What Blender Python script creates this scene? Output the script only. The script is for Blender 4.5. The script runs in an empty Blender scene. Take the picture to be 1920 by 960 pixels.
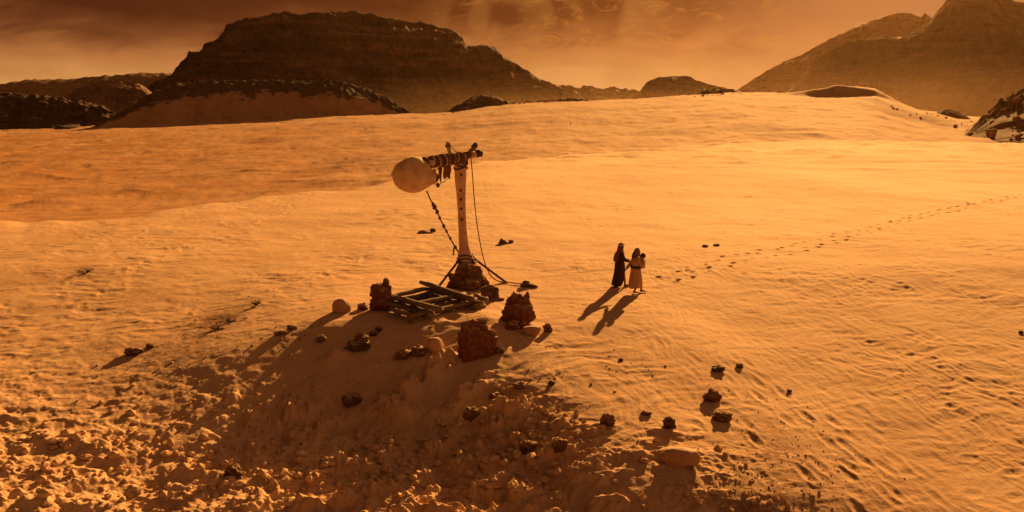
import bpy, bmesh, math, random
import numpy as np
from mathutils import Vector, Matrix, noise as mnoise

# ------------------------------------------------------------------ camera, light, exposure
scn = bpy.context.scene
COL = scn.collection
CAM_H = 7.1
PITCH = math.radians(9.9)
F = 1663.0                                   # focal length in photo pixels (1920 wide)
CP, SP = math.cos(PITCH), math.sin(PITCH)
cam_d = bpy.data.cameras.new('camera')
cam_d.sensor_width = 36.0
cam_d.lens = 36.0 * F / 1920.0
cam_d.clip_start = 0.1
cam_d.clip_end = 20000
cam = bpy.data.objects.new('camera', cam_d)
COL.objects.link(cam)
cam.location = (0, 0, CAM_H)
cam.rotation_euler = (math.radians(90) - PITCH, 0, 0)
scn.camera = cam

SUN_EL, SUN_AZ = math.radians(18.0), math.radians(21.0)
EV = 1.36
scn.view_settings.view_transform = 'Standard'
scn.view_settings.look = 'None'
scn.view_settings.exposure = EV
scn.view_settings.gamma = 1.0
scn.cycles.use_denoising = True
scn.cycles.volume_bounces = 1
scn.cycles.max_bounces = 6
scn.cycles.diffuse_bounces = 3

sun_d = bpy.data.lights.new('sun', 'SUN')
sun_d.energy = 5.0
sun_d.angle = math.radians(0.6)
sun_d.color = (1.0, 0.50, 0.135)
sun = bpy.data.objects.new('sun', sun_d)
COL.objects.link(sun)
sdir = Vector((math.sin(SUN_AZ) * math.cos(SUN_EL), math.cos(SUN_AZ) * math.cos(SUN_EL), math.sin(SUN_EL)))
sun.rotation_euler = sdir.to_track_quat('Z', 'Y').to_euler()
sun.location = sdir * 200

world = bpy.data.worlds.new('World')
scn.world = world
world.use_nodes = True


class NT:
    """tiny node-graph helper"""
    def __init__(self, tree):
        self.t = tree
        tree.nodes.clear()

    def n(self, typ, **kw):
        nd = self.t.nodes.new(typ)
        for k, v in kw.items():
            setattr(nd, k, v)
        return nd

    def put(self, sock, v):
        if hasattr(v, 'is_output') or isinstance(v, bpy.types.NodeSocket):
            self.t.links.new(v, sock)
        else:
            sock.default_value = v

    def m(self, op, a, b=None, c=None, clamp=False):
        nd = self.n('ShaderNodeMath', operation=op, use_clamp=clamp)
        self.put(nd.inputs[0], a)
        if b is not None:
            self.put(nd.inputs[1], b)
        if c is not None:
            self.put(nd.inputs[2], c)
        return nd.outputs[0]

    def ss(self, x, lo, hi):
        nd = self.n('ShaderNodeMapRange', interpolation_type='SMOOTHSTEP')
        self.put(nd.inputs[0], x)
        nd.inputs[1].default_value = lo
        nd.inputs[2].default_value = hi
        return nd.outputs[0]

    def mix(self, f, a, b, mode='MIX'):
        nd = self.n('ShaderNodeMix', data_type='RGBA', blend_type=mode)
        self.put(nd.inputs[0], f)
        self.put(nd.inputs[6], a if not isinstance(a, tuple) else (*a[:3], 1))
        self.put(nd.inputs[7], b if not isinstance(b, tuple) else (*b[:3], 1))
        return nd.outputs[2]

    def noise(self, vec, scale, detail=4, rough=0.55, dist=0.0):
        nd = self.n('ShaderNodeTexNoise')
        if vec is not None:
            self.put(nd.inputs['Vector'], vec)
        nd.inputs['Scale'].default_value = scale
        nd.inputs['Detail'].default_value = detail
        nd.inputs['Roughness'].default_value = rough
        nd.inputs['Distortion'].default_value = dist
        return nd.outputs[0]

    def xyz(self, x, y, z=0.0):
        nd = self.n('ShaderNodeCombineXYZ')
        self.put(nd.inputs[0], x)
        self.put(nd.inputs[1], y)
        self.put(nd.inputs[2], z)
        return nd.outputs[0]

    def ramp(self, f, stops):
        nd = self.n('ShaderNodeValToRGB')
        self.put(nd.inputs[0], f)
        el = nd.color_ramp.elements
        while len(el) < len(stops):
            el.new(0.5)
        for e, (p, c) in zip(el, stops):
            e.position = p
            e.color = (*c, 1)
        return nd.outputs[0]


def srgb(r, g, b):
    return tuple((c / 255 / 12.92) if c / 255 <= 0.04045 else ((c / 255 + 0.055) / 1.055) ** 2.4 for c in (r, g, b))


def build_sky():
    g = NT(world.node_tree)
    tc = g.n('ShaderNodeTexCoord')
    sep = g.n('ShaderNodeSeparateXYZ')
    g.t.links.new(tc.outputs['Generated'], sep.inputs[0])
    az = g.m('ARCTAN2', sep.outputs[0], sep.outputs[1])
    el = g.m('ARCSINE', sep.outputs[2])
    # dusty gradient: pale at the horizon, brown overhead
    warp = g.m('MULTIPLY', g.m('SUBTRACT', g.noise(g.xyz(g.m('MULTIPLY', az, 3.0), g.m('MULTIPLY', el, 9.0)), 1.6, 5, 0.55, 0.8), 0.5), 0.075)
    e2 = g.m('ADD', el, warp)
    f = g.m('DIVIDE', e2, 0.30, clamp=True)
    base = g.ramp(f, [(0.0, srgb(222, 158, 92)), (0.10, srgb(212, 146, 80)), (0.17, srgb(184, 116, 62)), (0.24, srgb(130, 74, 38)),
                      (0.32, srgb(74, 30, 14)), (0.6, srgb(54, 25, 14)), (1.0, srgb(52, 29, 20))])
    # torn dust clouds
    cv = g.xyz(g.m('MULTIPLY', az, 5.0), g.m('MULTIPLY', el, 17.0), 0.3)
    c1 = g.ss(g.noise(cv, 1.7, 7, 0.6, 1.4), 0.44, 0.72)
    hi = g.ss(el, 0.035, 0.085)
    base = g.mix(g.m('MULTIPLY', g.m('MULTIPLY', c1, hi), 0.8), base, srgb(76, 32, 15))
    # warm light of the thinner dust towards the sun
    sunside = g.ss(az, 0.13, 0.40)
    base = g.mix(g.m('MULTIPLY', sunside, 0.80), base, srgb(166, 114, 70))
    # yellow wisps
    wv = g.xyz(g.m('MULTIPLY', az, 9.0), g.m('MULTIPLY', el, 20.0), 2.1)
    w = g.ss(g.noise(wv, 1.9, 8, 0.66, 2.2), 0.50, 0.70)
    wm = g.m('MULTIPLY', g.ss(g.m('ABSOLUTE', g.m('SUBTRACT', az, 0.13)), 0.30, 0.06), g.ss(el, 0.012, 0.05))
    base = g.mix(g.m('MULTIPLY', g.m('MULTIPLY', w, wm), 0.6), base, srgb(184, 122, 46))
    # faint limb of a huge disc behind the dust
    dx = g.m('ADD', az, 0.165)
    dy = g.m('SUBTRACT', el, 0.13)
    rr = g.m('SQRT', g.m('ADD', g.m('MULTIPLY', dx, dx), g.m('MULTIPLY', dy, dy)))
    edge = g.m('MULTIPLY', g.ss(rr, 0.281, 0.293), g.ss(rr, 0.36, 0.295))
    edge = g.m('MULTIPLY', g.m('MULTIPLY', edge, g.ss(el, 0.0, 0.03)), g.ss(az, -0.05, 0.02))
    base = g.mix(g.m('MULTIPLY', edge, 0.40), base, srgb(184, 122, 62))
    # swirl of wisps
    sx = g.m('SUBTRACT', az, 0.0)
    sy = g.m('SUBTRACT', el, 0.088)
    sr = g.m('SQRT', g.m('ADD', g.m('MULTIPLY', sx, sx), g.m('MULTIPLY', g.m('MULTIPLY', sy, sy), 1.7)))
    sn = g.noise(g.xyz(g.m('MULTIPLY', az, 14.0), g.m('MULTIPLY', el, 14.0), 5.0), 1.3, 4, 0.55, 0.6)
    band = g.m('SINE', g.m('ADD', g.m('MULTIPLY', sr, 110.0), g.m('MULTIPLY', sn, 9.0)))
    band = g.m('MULTIPLY', g.ss(band, -0.9, 1.0), g.ss(sr, 0.125, 0.045))
    base = g.mix(g.m('MULTIPLY', band, 0.26), base, srgb(186, 120, 58))
    nish = g.n('ShaderNodeTexSky', sky_type='NISHITA')
    nish.sun_disc = False
    nish.sun_elevation = SUN_EL
    nish.sun_rotation = SUN_AZ
    nish.dust_density = 8.0
    nish.air_density = 2.0
    tint = g.mix(1.0, nish.outputs[0], (1.0, 0.42, 0.12), 'MULTIPLY')
    b1 = g.n('ShaderNodeBackground')
    g.put(b1.inputs[0], tint)
    b1.inputs[1].default_value = 0.0008
    b2 = g.n('ShaderNodeBackground')
    g.put(b2.inputs[0], base)
    b2.inputs[1].default_value = 0.97 / (2 ** EV)
    add = g.n('ShaderNodeAddShader')
    g.t.links.new(b1.outputs[0], add.inputs[0])
    g.t.links.new(b2.outputs[0], add.inputs[1])
    out = g.n('ShaderNodeOutputWorld')
    g.t.links.new(add.outputs[0], out.inputs[0])


build_sky()

# ------------------------------------------------------------------ numpy noise
_rng = np.random.RandomState(11)
_perm = _rng.permutation(256).astype(np.int32)
_perm = np.concatenate([_perm, _perm, _perm])
_ga = np.linspace(0, 2 * np.pi, 16, endpoint=False)
_gx, _gy = np.cos(_ga).astype(np.float32), np.sin(_ga).astype(np.float32)


def pn(x, y, seed=0):
    x = np.asarray(x, np.float32) + seed * 17.31
    y = np.asarray(y, np.float32) + seed * 5.77
    xi = np.floor(x)
    yi = np.floor(y)
    xf, yf = x - xi, y - yi
    xi = xi.astype(np.int32) & 255
    yi = yi.astype(np.int32) & 255
    u = xf * xf * xf * (xf * (xf * 6 - 15) + 10)
    v = yf * yf * yf * (yf * (yf * 6 - 15) + 10)

    def gr(ix, iy, fx, fy):
        h = _perm[_perm[ix & 255] + (iy & 255)] & 15
        return _gx[h] * fx + _gy[h] * fy
    a = gr(xi, yi, xf, yf)
    b = gr(xi + 1, yi, xf - 1, yf)
    c = gr(xi, yi + 1, xf, yf - 1)
    d = gr(xi + 1, yi + 1, xf - 1, yf - 1)
    return ((a + u * (b - a)) * (1 - v) + (c + u * (d - c)) * v) * 1.45


def fbm(x, y, o=4, seed=0, gain=0.5, lac=2.03):
    s = 0.0
    a = 1.0
    for k in range(o):
        s = s + a * pn(x, y, seed + k * 3)
        x, y = np.asarray(x) * lac, np.asarray(y) * lac
        a *= gain
    return s


def sst(a, b, x):
    t = np.clip((np.asarray(x, np.float32) - a) / (b - a), 0, 1)
    return t * t * (3 - 2 * t)


# ------------------------------------------------------------------ image <-> place
def elev(y):                                   # tan of the elevation seen at photo row y
    return math.tan(-PITCH + math.atan((480 - y) / F))


def ray(px, py):
    e = elev(py)
    return (px - 960) / F * (CP - e * SP), e   # X/Y, (z-h)/Y


def PZ(px, py, z):                             # where the ray meets a level plane
    a, e = ray(px, py)
    Y = (z - CAM_H) / e
    return Vector((a * Y, Y, z))


def PD(px, py, Y):                             # where the ray meets a given distance
    a, e = ray(px, py)
    return Vector((a * Y, Y, CAM_H + e * Y))


# ------------------------------------------------------------------ terrain
NEAR = [
    (-40, [(10, -1.7), (14, -1.6), (40, 0), (60, 0)]),
    (-16, [(10, -2.0), (14, -1.8), (38, 0), (60, 0)]),
    (-11.5, [(10, -2.1), (14, -2.0), (24, -1.1), (28, -.62), (38, 0), (60, 0)]),
    (-8.7, [(10, -2.5), (14, -2.4), (18, -2.2), (21, -1.95), (23.5, -1.35), (26.5, -.40), (34, 0), (60, 0)]),
    (-6.5, [(10, -2.5), (14, -2.4), (19, -2.2), (21, -2.1), (22.5, -1.87), (25.2, -1.0), (27.9, .0), (32, .1), (36, 0), (60, 0)]),
    (-4.0, [(10, -2.5), (14, -2.3), (19.5, -2.15), (21, -2.15), (22.5, -1.95), (24, -1.45), (26.8, -.35), (28.2, .14), (31, .15), (36, 0), (60, 0)]),
    (-1.6, [(10, -2.5), (14, -2.3), (19.5, -2.1), (20.8, -2.1), (22.2, -1.87), (23.5, -1.45), (26, -.42), (27.6, .12), (31, .15), (36, 0), (60, 0)]),
    (0.3, [(10, -2.3), (14, -2.1), (18, -1.9), (19.3, -1.83), (20.2, -1.6), (21.1, -1.2), (22.3, -.7), (24.5, -.42), (28, -.08), (34, 0), (60, 0)]),
    (1.5, [(10, -2.3), (14, -2.1), (16.6, -1.85), (17.6, -1.6), (18.9, -.98), (22, -.62), (28, -.15), (34, 0), (60, 0)]),
    (3.0, [(10, -2.3), (14, -2.1), (15.5, -1.95), (16.7, -1.75), (18.0, -1.05), (20.5, -.8), (26, -.27), (29, -.05), (34, 0), (60, 0)]),
    (5.0, [(10, -2.4), (14, -2.2), (16.2, -1.9), (17.7, -1.2), (19, -1.02), (26, -.35), (30, -.05), (36, 0), (60, 0)]),
    (8.0, [(10, -2.1), (14, -1.75), (26, -.65), (36, 0), (60, 0)]),
    (20, [(10, -2.0), (14, -1.7), (38, 0), (60, 0)]),
    (40, [(10, -2.0), (14, -1.7), (40, 0), (60, 0)]),
]
_gx0, _gx1, _gy0, _gy1, _gs = -40.0, 40.0, 10.0, 60.0, 0.1
_gX = np.arange(_gx0, _gx1 + 1e-6, _gs)
_gY = np.arange(_gy0, _gy1 + 1e-6, _gs)
_cols = np.array([np.interp(_gY, [p[0] for p in pr], [p[1] for p in pr]) for _, pr in NEAR])
_xs = np.array([c[0] for c in NEAR])
_tab = np.zeros((len(_gX), len(_gY)))
for _j in range(len(_gY)):
    _tab[:, _j] = np.interp(_gX, _xs, _cols[:, _j])


def blur(a, sig, ax):
    r = int(sig * 3)
    k = np.exp(-0.5 * (np.arange(-r, r + 1) / sig) ** 2)
    k /= k.sum()
    ap = np.pad(a, [(r, r) if i == ax else (0, 0) for i in range(2)], mode='edge')
    return np.apply_along_axis(lambda v: np.convolve(v, k, 'valid'), ax, ap)


_tab = blur(blur(_tab, 9, 0), 3.0, 1)

T_CTL = np.array([-900, -300, 0, 350, 550, 700, 830, 960, 1180, 1400, 1560, 1640, 1720, 1800, 1920, 2400, 3000], float)
CREST = np.interp
C_T = [-900, 0, 350, 700, 900, 1300, 1570, 1920, 2600]
C_Y = [40, 52, 62, 80, 103, 140, 165, 152, 150]
Z_VAL = np.array([-8, -8, -8, -7.5, -7, -6.5, -6, -6, -6, -5.5, -5.5, -5.5, -5.5, -5.5, -5.5, -6, -6], float)
Z_RID = np.array([-8, -8, -8, -5.0, -2.5, -0.6, 0.2, 5.2, 7.6, 11.2, 10.6, 9.6, 2.0, -1.5, -3.5, -4, -4], float)


def macro(X, Y):
    X = np.asarray(X, np.float32)
    Y = np.asarray(Y, np.float32)
    ix = np.clip((X - _gx0) / _gs, 0, len(_gX) - 1.001)
    iy = np.clip((Y - _gy0) / _gs, 0, len(_gY) - 1.001)
    i0, j0 = ix.astype(int), iy.astype(int)
    fx, fy = ix - i0, iy - j0
    zn = (_tab[i0, j0] * (1 - fx) * (1 - fy) + _tab[i0 + 1, j0] * fx * (1 - fy) +
          _tab[i0, j0 + 1] * (1 - fx) * fy + _tab[i0 + 1, j0 + 1] * fx * fy)
    Ys = np.maximum(Y, 1.0)
    t = np.where(Y > 1.0, 960 + 1688 * X / Ys, np.where(X > 0, 3000, -900))
    t = np.clip(t, -900, 3000)
    yc = np.interp(t, C_T, C_Y) + 5.0 * fbm(t / 260.0, Ys * 0 + 3.3, 3, 4)
    d = Y - yc
    fall = 0.16 * 2.2 * np.log1p(np.exp(np.clip(d / 2.2, -30, 30)))
    fall = np.where(d > 60, 0.16 * d, fall)
    roll = 0.5 * fbm(X / 38.0, Y / 55.0, 3, 9) * sst(42, 80, Y)
    zp = zn - fall + roll
    zv = np.interp(t, T_CTL, Z_VAL)
    zr = np.interp(t, T_CTL, Z_RID)
    s = sst(170, 500, Y) * 0.45 + 0.55 * np.clip((Y - 170) / 320.0, 0, 1)
    zm = zv + (zr - zv) * s
    back = sst(505, 680, Y)
    zm = zm + (-8.5 - zm) * back
    zm = zm + (0.9 * fbm(X / 80.0, Y / 60.0, 3, 21) + 0.35 * fbm(X / 14.0, Y / 30.0, 3, 25)) * sst(70, 150, Y) * (1 - 0.6 * back)
    # a steep-faced dune on the ridge at the right
    tx, ty = X - 164.0, Y - 445.0
    u = tx * 0.66 + ty * 0.75
    w = tx * 0.75 - ty * 0.66
    a = np.where(u < 0, np.exp(-(u / 7.5) ** 2), np.exp(-(u / 45.0) ** 2))
    zm = zm + 5.6 * a * np.exp(-(w / 26.0) ** 2) + 2.6 * np.exp(-((tx - 12) / 30.0) ** 2 - ((ty + 48) / 30.0) ** 2)
    k = 1.2
    m = np.maximum(zp, zm)
    return m + k * np.log(np.exp(np.clip((zp - m) / k, -30, 0)) + np.exp(np.clip((zm - m) / k, -30, 0))) - k * 0.0


def cell_dents(X, Y, cx, cy, ang, depth, prob, seed):
    """jittered dents with a small raised rim"""
    ca, sa = math.cos(ang), math.sin(ang)
    U = (X * ca + Y * sa) / cx
    V = (-X * sa + Y * ca) / cy
    iu, iv = np.floor(U), np.floor(V)
    out = np.zeros_like(X)
    for du in (-1, 0, 1):
        for dv in (-1, 0, 1):
            cu, cv = iu + du, iv + dv
            a = cu.astype(np.int64) & 255
            b = cv.astype(np.int64) & 255
            h = _perm[_perm[a] + b + seed % 200]
            h2 = _perm[h + 7]
            h3 = _perm[h2 + 13]
            pu = cu + 0.2 + 0.6 * h / 255.0
            pv = cv + 0.2 + 0.6 * h2 / 255.0
            q = ((U - pu) / 0.27) ** 2 + ((V - pv) / 0.27) ** 2
            sz = 0.45 + 0.55 * h2 / 255.0
            out += np.where(h3 / 255.0 < prob, sz * (-np.exp(-q) + 0.55 * np.exp(-((np.sqrt(q) - 1.5) / 0.55) ** 2)), 0)
    return out * depth


FOOT = []
_rf = random.Random(5)
for line, (ofs, stp) in enumerate([(0.0, 0.74), (0.95, 0.78)]):
    path = [PZ(1238, 522 + 14 * line, 0), PZ(1330, 490 + 14 * line, 0), PZ(1500, 458 + 13 * line, 0),
            PZ(1640, 424 + 9 * line, 0), PZ(1760, 398 + 6 * line, 0), PZ(1930, 363 + 5 * line, 0), PZ(2050, 342, 0)]
    dist = 0.0
    side = 1
    for p, q in zip(path[:-1], path[1:]):
        L = (q - p).length
        while dist < L:
            c = p.lerp(q, dist / L)
            dr = (q - p).normalized()
            FOOT.append((c.x - dr.y * .13 * side + _rf.uniform(-.14, .14), c.y + dr.x * .13 * side + _rf.uniform(-.22, .22), dr.x, dr.y, _rf.uniform(.45, 1.25)))
            side = -side
            dist += stp * _rf.uniform(.85, 1.15)
        dist -= L

WELL_C = Vector((-2.78, 30.15))
WELL_A = Vector((0.70, -0.714))              # along the two end beams
WELL_B = Vector((0.714, 0.70))


def relief(X, Y):
    X = np.asarray(X, np.float32)
    Y = np.asarray(Y, np.float32)
    r = np.zeros_like(X)
    near = 1 - sst(60, 120, Y)
    fg = 1 - sst(22.5, 29, Y - 0.12 * np.abs(X + 2))
    left = 1 - sst(-9, -3.5, X)
    right = sst(3.5, 9, X)
    mid = np.clip(1 - left - right, 0, 1)
    # wind-worked crust: short streaks, running with the view on the right, across it on the left
    wx = X + 0.5 * fbm(X / 2.3, Y / 2.3, 2, 31)
    wy = Y + 0.5 * fbm(X / 2.1, Y / 2.6, 2, 37)
    ca, sa = math.cos(math.radians(100)), math.sin(math.radians(100))
    u1 = wx * ca + wy * sa
    v1 = -wx * sa + wy * ca
    st1 = fbm(u1 / 0.85, v1 / 0.24, 4, 41, 0.6)
    st2 = fbm(wx / 0.85, wy / 0.75, 3, 47, 0.55)
    st3 = fbm((wx * .94 + wy * .34) / 1.6, (-wx * .34 + wy * .94) / 0.62, 3, 53, 0.5)
    blendr = sst(-2, 8, X) * (1 - 0.55 * sst(30, 60, Y))
    patch = 0.55 + 0.6 * sst(-0.25, 0.45, fbm(X / 6.0, Y / 9.0, 3, 59))
    r += near * patch * (0.018 * st1 * blendr + 0.030 * st2 * (1 - blendr) + 0.024 * st3)
    r += near * 0.05 * fbm(X / 3.1, Y / 4.0, 2, 61)
    # hoof and foot dents scattered over the crust
    dn = cell_dents(X, Y, 0.75, 0.5, 0.5, 0.04, 0.3, 3)
    r += near * dn * (0.25 + 0.75 * sst(0.05, 0.5, fbm(X / 5.0, Y / 7.0, 2, 67))) * (0.6 + 0.4 * right)
    # long trodden dents at the lower right
    tr = np.exp(-(((X - 6.6 - 0.10 * (Y - 18)) / 2.4) ** 2)) * (1 - sst(20, 29, Y))
    r += tr * cell_dents(X, Y, 1.3, 0.40, math.radians(100), 0.05, 0.5, 11)
    # churned lumps: left foreground and the shaded slope
    b1 = np.abs(fbm(X / 1.9 + 0.3 * pn(X, Y, 5), Y / 1.6, 3, 71, 0.55))
    b2 = fbm(X / 0.62, Y / 0.66, 4, 79, 0.55)
    b3 = np.abs(pn(X / 0.5, Y / 0.6, 83))
    clod = np.clip(fbm(X / 1.05, Y / 0.95, 4, 87, 0.6) - 0.05, 0, 1.2)
    rdg = (1 - np.clip(np.abs(fbm(X / 1.25, Y / 1.1, 4, 89, 0.55)), 0, 1)) ** 2.5
    gr = fbm(X / 0.24, Y / 0.26, 3, 93, 0.6)
    la = fg * (left * (0.22 * sst(31, 24, Y) + 0.45 * sst(24.5, 19.5, Y)) + mid * 0.9 * sst(25.0, 21.5, Y) * (1 - sst(-.2, 1.0, X)) + 0.75 * sst(1.2, 2.5, X) * sst(17.4, 16.4, Y) * (1 - sst(4.5, 6.5, X)))
    r += la * (0.22 * (b1 - 0.3) + 0.06 * b2 + 0.20 * clod + 0.09 * (rdg - .4) + 0.012 * gr)
    lowc = np.exp(-((X + 1.0) / 5.0) ** 2) * sst(21.8, 19.6, Y)
    r += lowc * (0.34 * np.clip(fbm(X / 1.3, Y / 0.9, 4, 91, 0.6), 0, 1) + 0.05 * b2)
    kn = np.exp(-((X + 0.1) / 1.2) ** 2 - ((Y - 21.9) / 1.2) ** 2)
    r += kn * (0.38 * clod + 0.12 * b1)
    kn = np.exp(-((X + 2.6) / 2.2) ** 2 - ((Y - 21.4) / 0.9) ** 2)
    r += kn * (0.55 * np.clip(fbm(X / 0.95, Y / 1.1, 4, 95, 0.6) - .1, 0, 1))
    kn = np.exp(-((X + 6.2) / 1.8) ** 2 - ((Y - 23.4) / 1.1) ** 2)
    r += kn * (0.5 * np.clip(fbm(X / 0.8, Y / 0.9, 4, 97, 0.6) - .15, 0, 1))
    # lit tongues of sand between the stone shadows
    for (x0, y0, x1, y1, wd, hh) in TONGUES:
        dx, dy = x1 - x0, y1 - y0
        ln = math.hypot(dx, dy)
        al = ((X - x0) * dx + (Y - y0) * dy) / ln
        ac = (-(X - x0) * dy + (Y - y0) * dx) / ln
        r += hh * np.exp(-(ac / wd) ** 2) * sst(-.4, .4, al) * (1 - sst(ln - .6, ln + .3, al)) * (0.75 + 0.9 * fbm(X / 0.55, Y / 0.5, 3, 127, 0.55))
    # spur of sand beside the pit
    r += 0.16 * np.exp(-((X + 1.0) / 0.8) ** 2 - ((Y - 28.3) / 0.9) ** 2)
    # rippled far sand
    far = sst(60, 130, Y)
    r += far * (0.13 * fbm(X / 9.0, Y / 16.0, 4, 101, 0.55) + 0.45 * np.clip(fbm(X / 26.0, Y / 13.0, 3, 107) - 0.25, 0, 1) + 0.10 * fbm(X / 5.0, Y / 6.0, 3, 113) + 0.06 * fbm(X / 1.6, Y / 4.0, 3, 119) + 0.20 * np.clip(1 - 5 * np.abs(fbm(X / 34.0 + Y / 80.0, Y / 16.0 - X / 60.0, 3, 117)), 0, 1)) * (1 - sst(700, 900, Y))
    for fx, fy, dx, dy, s in FOOT:
        m = (np.abs(X - fx) < 0.9) & (np.abs(Y - fy) < 0.9)
        if m.any():
            a = (X[m] - fx) * dx + (Y[m] - fy) * dy
            b = -(X[m] - fx) * dy + (Y[m] - fy) * dx
            q = (a / 0.16) ** 2 + (b / 0.105) ** 2
            r[m] += s * (1.0 + sst(38, 60, fy)) * (-0.09 * np.exp(-q) + 0.025 * np.exp(-((np.sqrt(q) - 1.6) / 0.5) ** 2))
    # pit of the well
    a = (X - WELL_C.x) * WELL_A.x + (Y - WELL_C.y) * WELL_A.y
    b = (X - WELL_C.x) * WELL_B.x + (Y - WELL_C.y) * WELL_B.y
    inside = (1 - sst(0.74, 0.9, np.abs(a + 0.28))) * (1 - sst(0.86, 1.0, np.abs(b + 0.3)))
    calm = np.exp(-(a / 1.9) ** 4 - (b / 2.1) ** 4)
    r = r * (1 - 0.7 * calm) - 1.7 * inside
    return r


TONGUES = []
for (_a, _b, _c, _d, _w, _h) in [(850, 668, 720, 730, .38, .36), (770, 712, 690, 735, .35, .34), (915, 690, 840, 742, .3, .30), (655, 660, 590, 690, .3, .16)]:
    _p, _q = PZ(_a, _b, -.45), PZ(_c, _d, -.9)
    TONGUES.append((_p.x, _p.y, _q.x, _q.y, _w, _h))


def height(X, Y):
    return macro(X, Y) + relief(X, Y)


def G(px, py):
    """the spot of sand seen at a photo pixel"""
    a, e = ray(px, py)
    Y = np.exp(np.linspace(math.log(12), math.log(900), 1500))
    zt = height(a * Y, Y)
    zr = CAM_H + e * Y
    i = np.argmax(zr < zt)
    if i == 0:
        i = len(Y) - 1
    f = (zr[i - 1] - zt[i - 1]) / max(1e-9, (zr[i - 1] - zt[i - 1]) - (zr[i] - zt[i]))
    y = Y[i - 1] + f * (Y[i] - Y[i - 1])
    return Vector((a * y, y, CAM_H + e * y))


def ground_at(x, y):
    return float(height(np.array([x], np.float32), np.array([y], np.float32))[0])


def scale_at(p):                              # photo pixels per metre at a point
    return F / (p.y * CP + (CAM_H - p.z) * SP)


def grid_mesh(name, P, cyc=False, uvcols=None):
    """P: (nr, nc, 3) array to a quad mesh"""
    nr, nc = P.shape[:2]
    me = bpy.data.meshes.new(name)
    idx = np.arange(nr * nc, dtype=np.int32).reshape(nr, nc)
    a, b, c, d = idx[:-1, :-1], idx[:-1, 1:], idx[1:, 1:], idx[1:, :-1]
    q = np.stack([a, b, c, d], -1).reshape(-1, 4)
    if cyc:
        q2 = np.stack([idx[:-1, -1], idx[:-1, 0], idx[1:, 0], idx[1:, -1]], -1)
        q = np.concatenate([q, q2])
    me.vertices.add(nr * nc)
    me.vertices.foreach_set('co', P.astype(np.float32).ravel())
    me.loops.add(q.size)
    me.loops.foreach_set('vertex_index', q.ravel().astype(np.int32))
    me.polygons.add(len(q))
    me.polygons.foreach_set('loop_start', np.arange(0, q.size, 4, dtype=np.int32))
    me.polygons.foreach_set('loop_total', np.full(len(q), 4, np.int32))
    me.polygons.foreach_set('use_smooth', np.ones(len(q), bool))
    me.update()
    return me


def attr(me, name, vals):
    at = me.attributes.new(name, 'FLOAT', 'POINT')
    at.data.foreach_set('value', np.asarray(vals, np.float32).ravel())


def link(name, me, mat=None, parent=None, loc=None, **tags):
    o = bpy.data.objects.new(name, me)
    COL.objects.link(o)
    if mat is not None and me is not None:
        me.materials.append(mat)
    if parent is not None:
        o.parent = parent
    if loc is not None:
        o.location = loc
    for k, v in tags.items():
        o[k] = v
    return o


# ------------------------------------------------------------------ materials
def bsdf_mat(name, build, rough=0.9, spec=0.25):
    m = bpy.data.materials.new(name)
    m.use_nodes = True
    g = NT(m.node_tree)
    out = g.n('ShaderNodeOutputMaterial')
    b = g.n('ShaderNodeBsdfPrincipled')
    b.inputs['Roughness'].default_value = rough
    b.inputs['Specular IOR Level'].default_value = spec
    g.t.links.new(b.outputs[0], out.inputs[0])
    col, h, strength, dist = build(g)
    g.put(b.inputs['Base Color'], col if not isinstance(col, tuple) else (*col, 1))
    if h is not None:
        bp = g.n('ShaderNodeBump')
        bp.inputs['Strength'].default_value = strength
        bp.inputs['Distance'].default_value = dist
        g.put(bp.inputs['Height'], h)
        g.t.links.new(bp.outputs[0], b.inputs['Normal'])
    return m


def sand_build(g):
    geo = g.n('ShaderNodeNewGeometry')
    pos = geo.outputs['Position']
    red = g.n('ShaderNodeAttribute', attribute_name='red').outputs['Fac']
    deb = g.n('ShaderNodeAttribute', attribute_name='debris').outputs['Fac']
    n1 = g.noise(pos, 0.22, 5, 0.6)
    n2 = g.noise(pos, 2.4, 5, 0.65)
    n3 = g.noise(pos, 14.0, 3, 0.6)
    c = g.mix(g.ss(n1, 0.35, 0.68), (0.56, 0.375, 0.25), (0.50, 0.315, 0.20))
    c = g.mix(g.m('MULTIPLY', g.ss(n2, 0.52, 0.72), 0.35), c, (0.40, 0.24, 0.12))
    c = g.mix(g.m('MULTIPLY', g.ss(n3, 0.55, 0.75), 0.25), c, (0.36, 0.22, 0.115))
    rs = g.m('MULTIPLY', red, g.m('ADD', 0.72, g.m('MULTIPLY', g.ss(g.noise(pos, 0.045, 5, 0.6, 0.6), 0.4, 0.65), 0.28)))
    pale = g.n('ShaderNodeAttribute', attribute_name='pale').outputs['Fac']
    c = g.mix(pale, c, (0.68, 0.475, 0.31))  # brighter sunlit look of the plateau, put into the sand colour
    pt = g.ss(g.noise(pos, 0.075, 6, 0.62, 0.5), 0.47, 0.66)
    c = g.mix(g.m('MULTIPLY', pt, 0.35), c, (0.40, 0.245, 0.14))
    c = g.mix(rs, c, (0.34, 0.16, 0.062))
    dm = g.m('MULTIPLY', deb, g.ss(g.m('ADD', g.noise(pos, 5.5, 5, 0.7), g.m('MULTIPLY', deb, 0.12)), 0.44, 0.60))
    c = g.mix(g.m('MULTIPLY', dm, 0.85), c, (0.13, 0.055, 0.03))
    h = g.m('ADD', g.m('MULTIPLY', g.noise(pos, 5.0, 5, 0.65), 0.6), g.m('MULTIPLY', g.noise(pos, 22.0, 4, 0.65), 0.25))
    return c, h, 0.7, 0.06


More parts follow.
